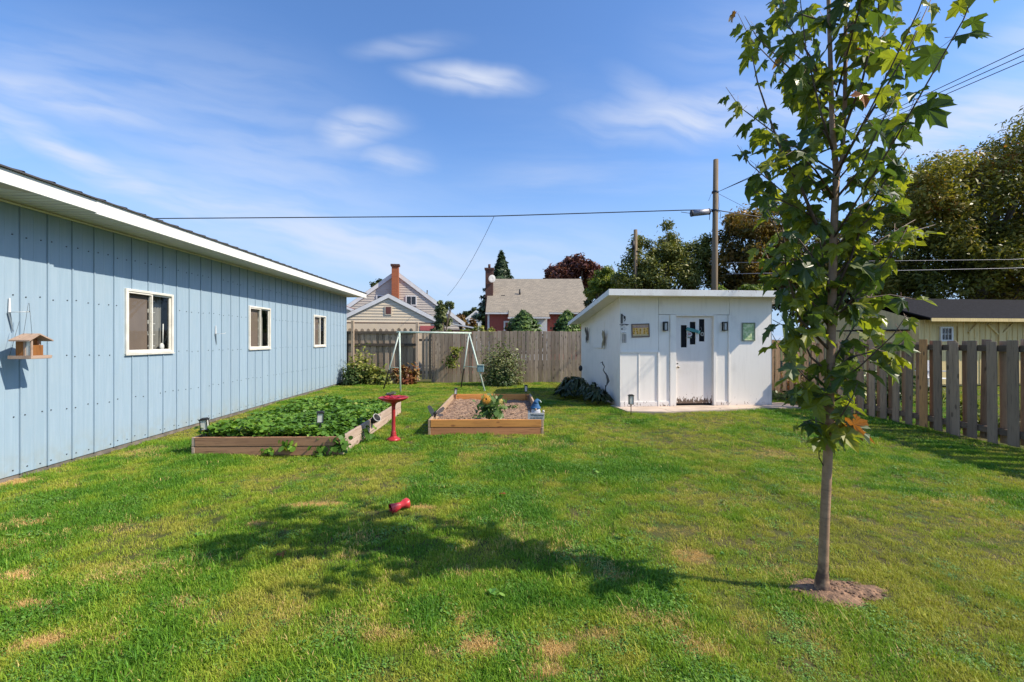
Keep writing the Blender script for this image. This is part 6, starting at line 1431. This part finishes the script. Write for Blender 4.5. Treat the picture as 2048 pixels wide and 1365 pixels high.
# leaf shapes
OUT = [(0, 0), (.14, -.07), (.33, -.10), (.30, .02), (.40, .06), (.36, .13), (.60, .28), (.50, .34), (.56, .50), (.40, .45), (.30, .50), (.20, .42), (.24, .62), (.33, .72), (.21, .74), (.13, .88), (0, 1.06)]
def maple_leaf_mesh(seed, mat):
    r = random.Random(seed); cup = r.uniform(-.2, .9); droop = r.uniform(.2, 1.1); tw = r.uniform(-.5, .5); fold = r.uniform(-.1, .45)
    def z_(x, y): return -droop * max(y, 0) ** 2 * .6 - cup * x * x * 1.6 + fold * abs(x) + tw * x * y + .07 * math.sin(9 * x + seed) * math.cos(7 * y + seed)
    out = [(x * r.uniform(.92, 1.08), y * r.uniform(.95, 1.05)) for x, y in OUT]
    left = [(-x * r.uniform(.92, 1.08), y) for x, y in out[1:-1]][::-1]; loop = out + left
    mid = [(0, .28), (0, .6)]
    b = MB(); n = len(loop)
    vs = [(x, y, z_(x, y)) for x, y in loop] + [(0, .30, z_(0, .30) - .015)]
    fs = [(n, i, (i + 1) % n) for i in range(n)]
    b.add(vs, fs, 0, False)
    b.tube([(0, 0, 0), (.01, -.25, .05), (0, -.55, .16)], [.010, .009, .012], 3, mi=1, cap=False)
    return b.mesh('leaf', [mat, PETI])
PETI = plain('petiole', (.24, .09, .05), .5)
ML_G = leafy('maple_leaf_green', [(0, (.045, .078, .018)), (.5, (.085, .13, .022)), (1, (.135, .17, .03))], .45, 2.5, .38, .45, .6, fine=True)
ML_Y = leafy('maple_leaf_yellowgreen', [(0, (.16, .20, .02)), (.5, (.26, .275, .025)), (1, (.36, .33, .035))], .5, 2.5, .4, .45, .6, fine=True)
ML_R = leafy('maple_leaf_orange', [(0, (.24, .06, .02)), (.5, (.34, .12, .03)), (1, (.36, .22, .05))], .4, 3, .45, .4, .5, fine=True)
leafm = [maple_leaf_mesh(i, ML_G) for i in range(7)] + [maple_leaf_mesh(20 + i, ML_Y) for i in range(5)] + [maple_leaf_mesh(40, ML_R), maple_leaf_mesh(41, ML_R)]
LV = []
twigs = MB()
for bi, (pl, de, rad) in enumerate(branches):
    if de is None:
        pts = [q_ for i_, q_ in enumerate(pl) if i_ < 2 or abs(q_.x) < .46]
    else: pts = [q3(a[0], a[1], de * i / (len(pl) - 1)) for i, a in enumerate(pl)]
    n = len(pts)
    if de is not None:
        b = MB(); b.tube(pts, [rad * (1 - .75 * i / (n - 1)) for i in range(n)], 6); b.build('branch', TW, mt)
    else: twigs.tube(pts, [rad * (1 - .75 * i / (n - 1)) for i in range(n)], 5)
    seg = [(pts[i + 1] - pts[i]).length for i in range(n - 1)]; tot = sum(seg); s = tot * .16 if de is not None else tot * .12; side = 0
    sparse = de is not None and bi == 0
    while s < tot:
        acc_ = 0
        for i in range(n - 1):
            if acc_ + seg[i] >= s: break
            acc_ += seg[i]
        t = (s - acc_) / seg[i]; p_ = pts[i].lerp(pts[i + 1], t); d = (pts[i + 1] - pts[i]).normalized(); fr = s / tot
        a0 = side * 1.57 + rr_.uniform(-.5, .5)
        for sg in (0, math.pi):
            if rr_.random() < (.24 if not sparse else .25): continue
            a = a0 + sg; out_d = Vector((math.cos(a), math.sin(a), 0)); out_d = (out_d + Vector((d.x, d.y, 0)) * .6).normalized()
            if p_.z > 2.5 and rr_.random() < .22: continue
            size = rr_.uniform(.082, .150) * (1 - .38 * max(0, fr - .75) / .25)
            if sparse and fr > .45: size *= .52
            pet = size * rr_.uniform(.5, .9)
            droop_ = rr_.uniform(-.1, .95)                             # tips hang down and outward
            yv = (out_d * math.cos(droop_) + Vector((0, 0, -math.sin(droop_)))).normalized()
            up_ = Vector((0, 0, 1)) + Vector((rr_.gauss(0, .35), rr_.gauss(0, .35), 0)); xv = yv.cross(up_).normalized(); zv = xv.cross(yv).normalized()
            base = p_ + yv * pet * .15 + out_d * pet * .35 + Vector((0, 0, -pet * .05))
            wp_ = base + Vector((TREE.x, TREE.y, 0)); px_ = 1024 + F * wp_.x / max(wp_.y, .5); py_ = 680 - F * (wp_.z - 1.5) / max(wp_.y, .5)
            if wp_.z < 3.7 and (wp_.x - TREE.x > (.64 if wp_.z > 2.0 else .66) or wp_.x - TREE.x < -.54): continue          # keep the narrow upright habit
            LV.append((base, Matrix((xv, yv, zv)).transposed(), size, p_))
        s += rr_.uniform(.058, .10) if not sparse else .08; side += 1
b_ = twigs.build('twigs', TW, mt); b_['kind'] = 'stuff'
# tell the ones that show largest apart: in frame and close to the lens
def score(l):
    wpos = l[0] + Vector((TREE.x, TREE.y, 0)); px_ = 1024 + F * wpos.x / wpos.y; py_ = 680 - F * (wpos.z - 1.5) / wpos.y
    return (0 if (py_ > -10 and px_ < 2060) else -100) + l[2] / wpos.y * 10 - (wpos.y - TY) * .2
LV.sort(key=score, reverse=True)
rest_v = []; rest = MB()
for i, (base, M3, size, root) in enumerate(LV):
    wz = base.z; u = rr_.random(); nearsun = base.x
    py_ = 680 - F * (wz - 1.5) / TY
    me = leafm[rr_.randrange(7)] if u < .50 else (leafm[7 + rr_.randrange(5)] if u < .993 else leafm[12 + rr_.randrange(2)])
    if i < 299:
        o = bpy.data.objects.new('leaf', me); link(o, mt); M4 = M3.to_4x4(); o.matrix_basis = Matrix.Translation(base) @ M4 @ Matrix.Scale(size, 4)
    else:
        bvs = [base + M3 @ (v.co * size) for v in me.vertices]
        mi0 = {'maple_leaf_green': 0, 'maple_leaf_yellowgreen': 1, 'maple_leaf_orange': 2}[me.materials[0].name]
        k0 = len(rest.v); rest.v += [tuple(v) for v in bvs]
        for pl_ in me.polygons: rest.f.append(tuple(k0 + j for j in pl_.vertices)); rest.m.append(mi0 if pl_.material_index == 0 else 3); rest.sm.append(False)
me = bpy.data.meshes.new('foliage'); me.from_pydata(rest.v, [], rest.f)
for m_ in (ML_G, ML_Y, ML_R, PETI): me.materials.append(m_)
me.polygons.foreach_set('material_index', rest.m); me.update()
fo = inst('foliage', me, mt); fo['kind'] = 'stuff'
print('maple leaves', len(LV))
b = MB(); b.tube([q3(1648, 858), q3(1637, 880), q3(1638, 915), q3(1648, 935)], .003, 5); b.tube([q3(1650, 862), q3(1642, 890), q3(1640, 905)], .0025, 5); b.build('tie_cord', BLACK, mt)

# fallen leaves and weeds on the lawn
fl = [(1040, 1100), (1010, 998), (1450, 1010), (560, 1120), (1240, 1080), (1840, 1105), (880, 1140), (1180, 985)]
for i, (a, c_) in enumerate(fl[:5]):
    g = G(a, c_); o = bpy.data.objects.new('fallen_leaf', leafm[13 if i % 2 else 10]); link(o); o.location = g + Vector((0, 0, .045)); o.rotation_euler = (.2, .1, i * 1.3); o.scale = (.06,) * 3
    tag(o, ['dry leaf in the tree shadow on the lawn', 'dry leaf on the sunny lawn near the soil bed', 'fallen leaf on the grass left of the maple trunk', 'fallen leaf in the grass at the left end of the tree shadow', 'fallen leaf on the grass just above the tree shadow'][i], 'leaf', 'fallen leaves')
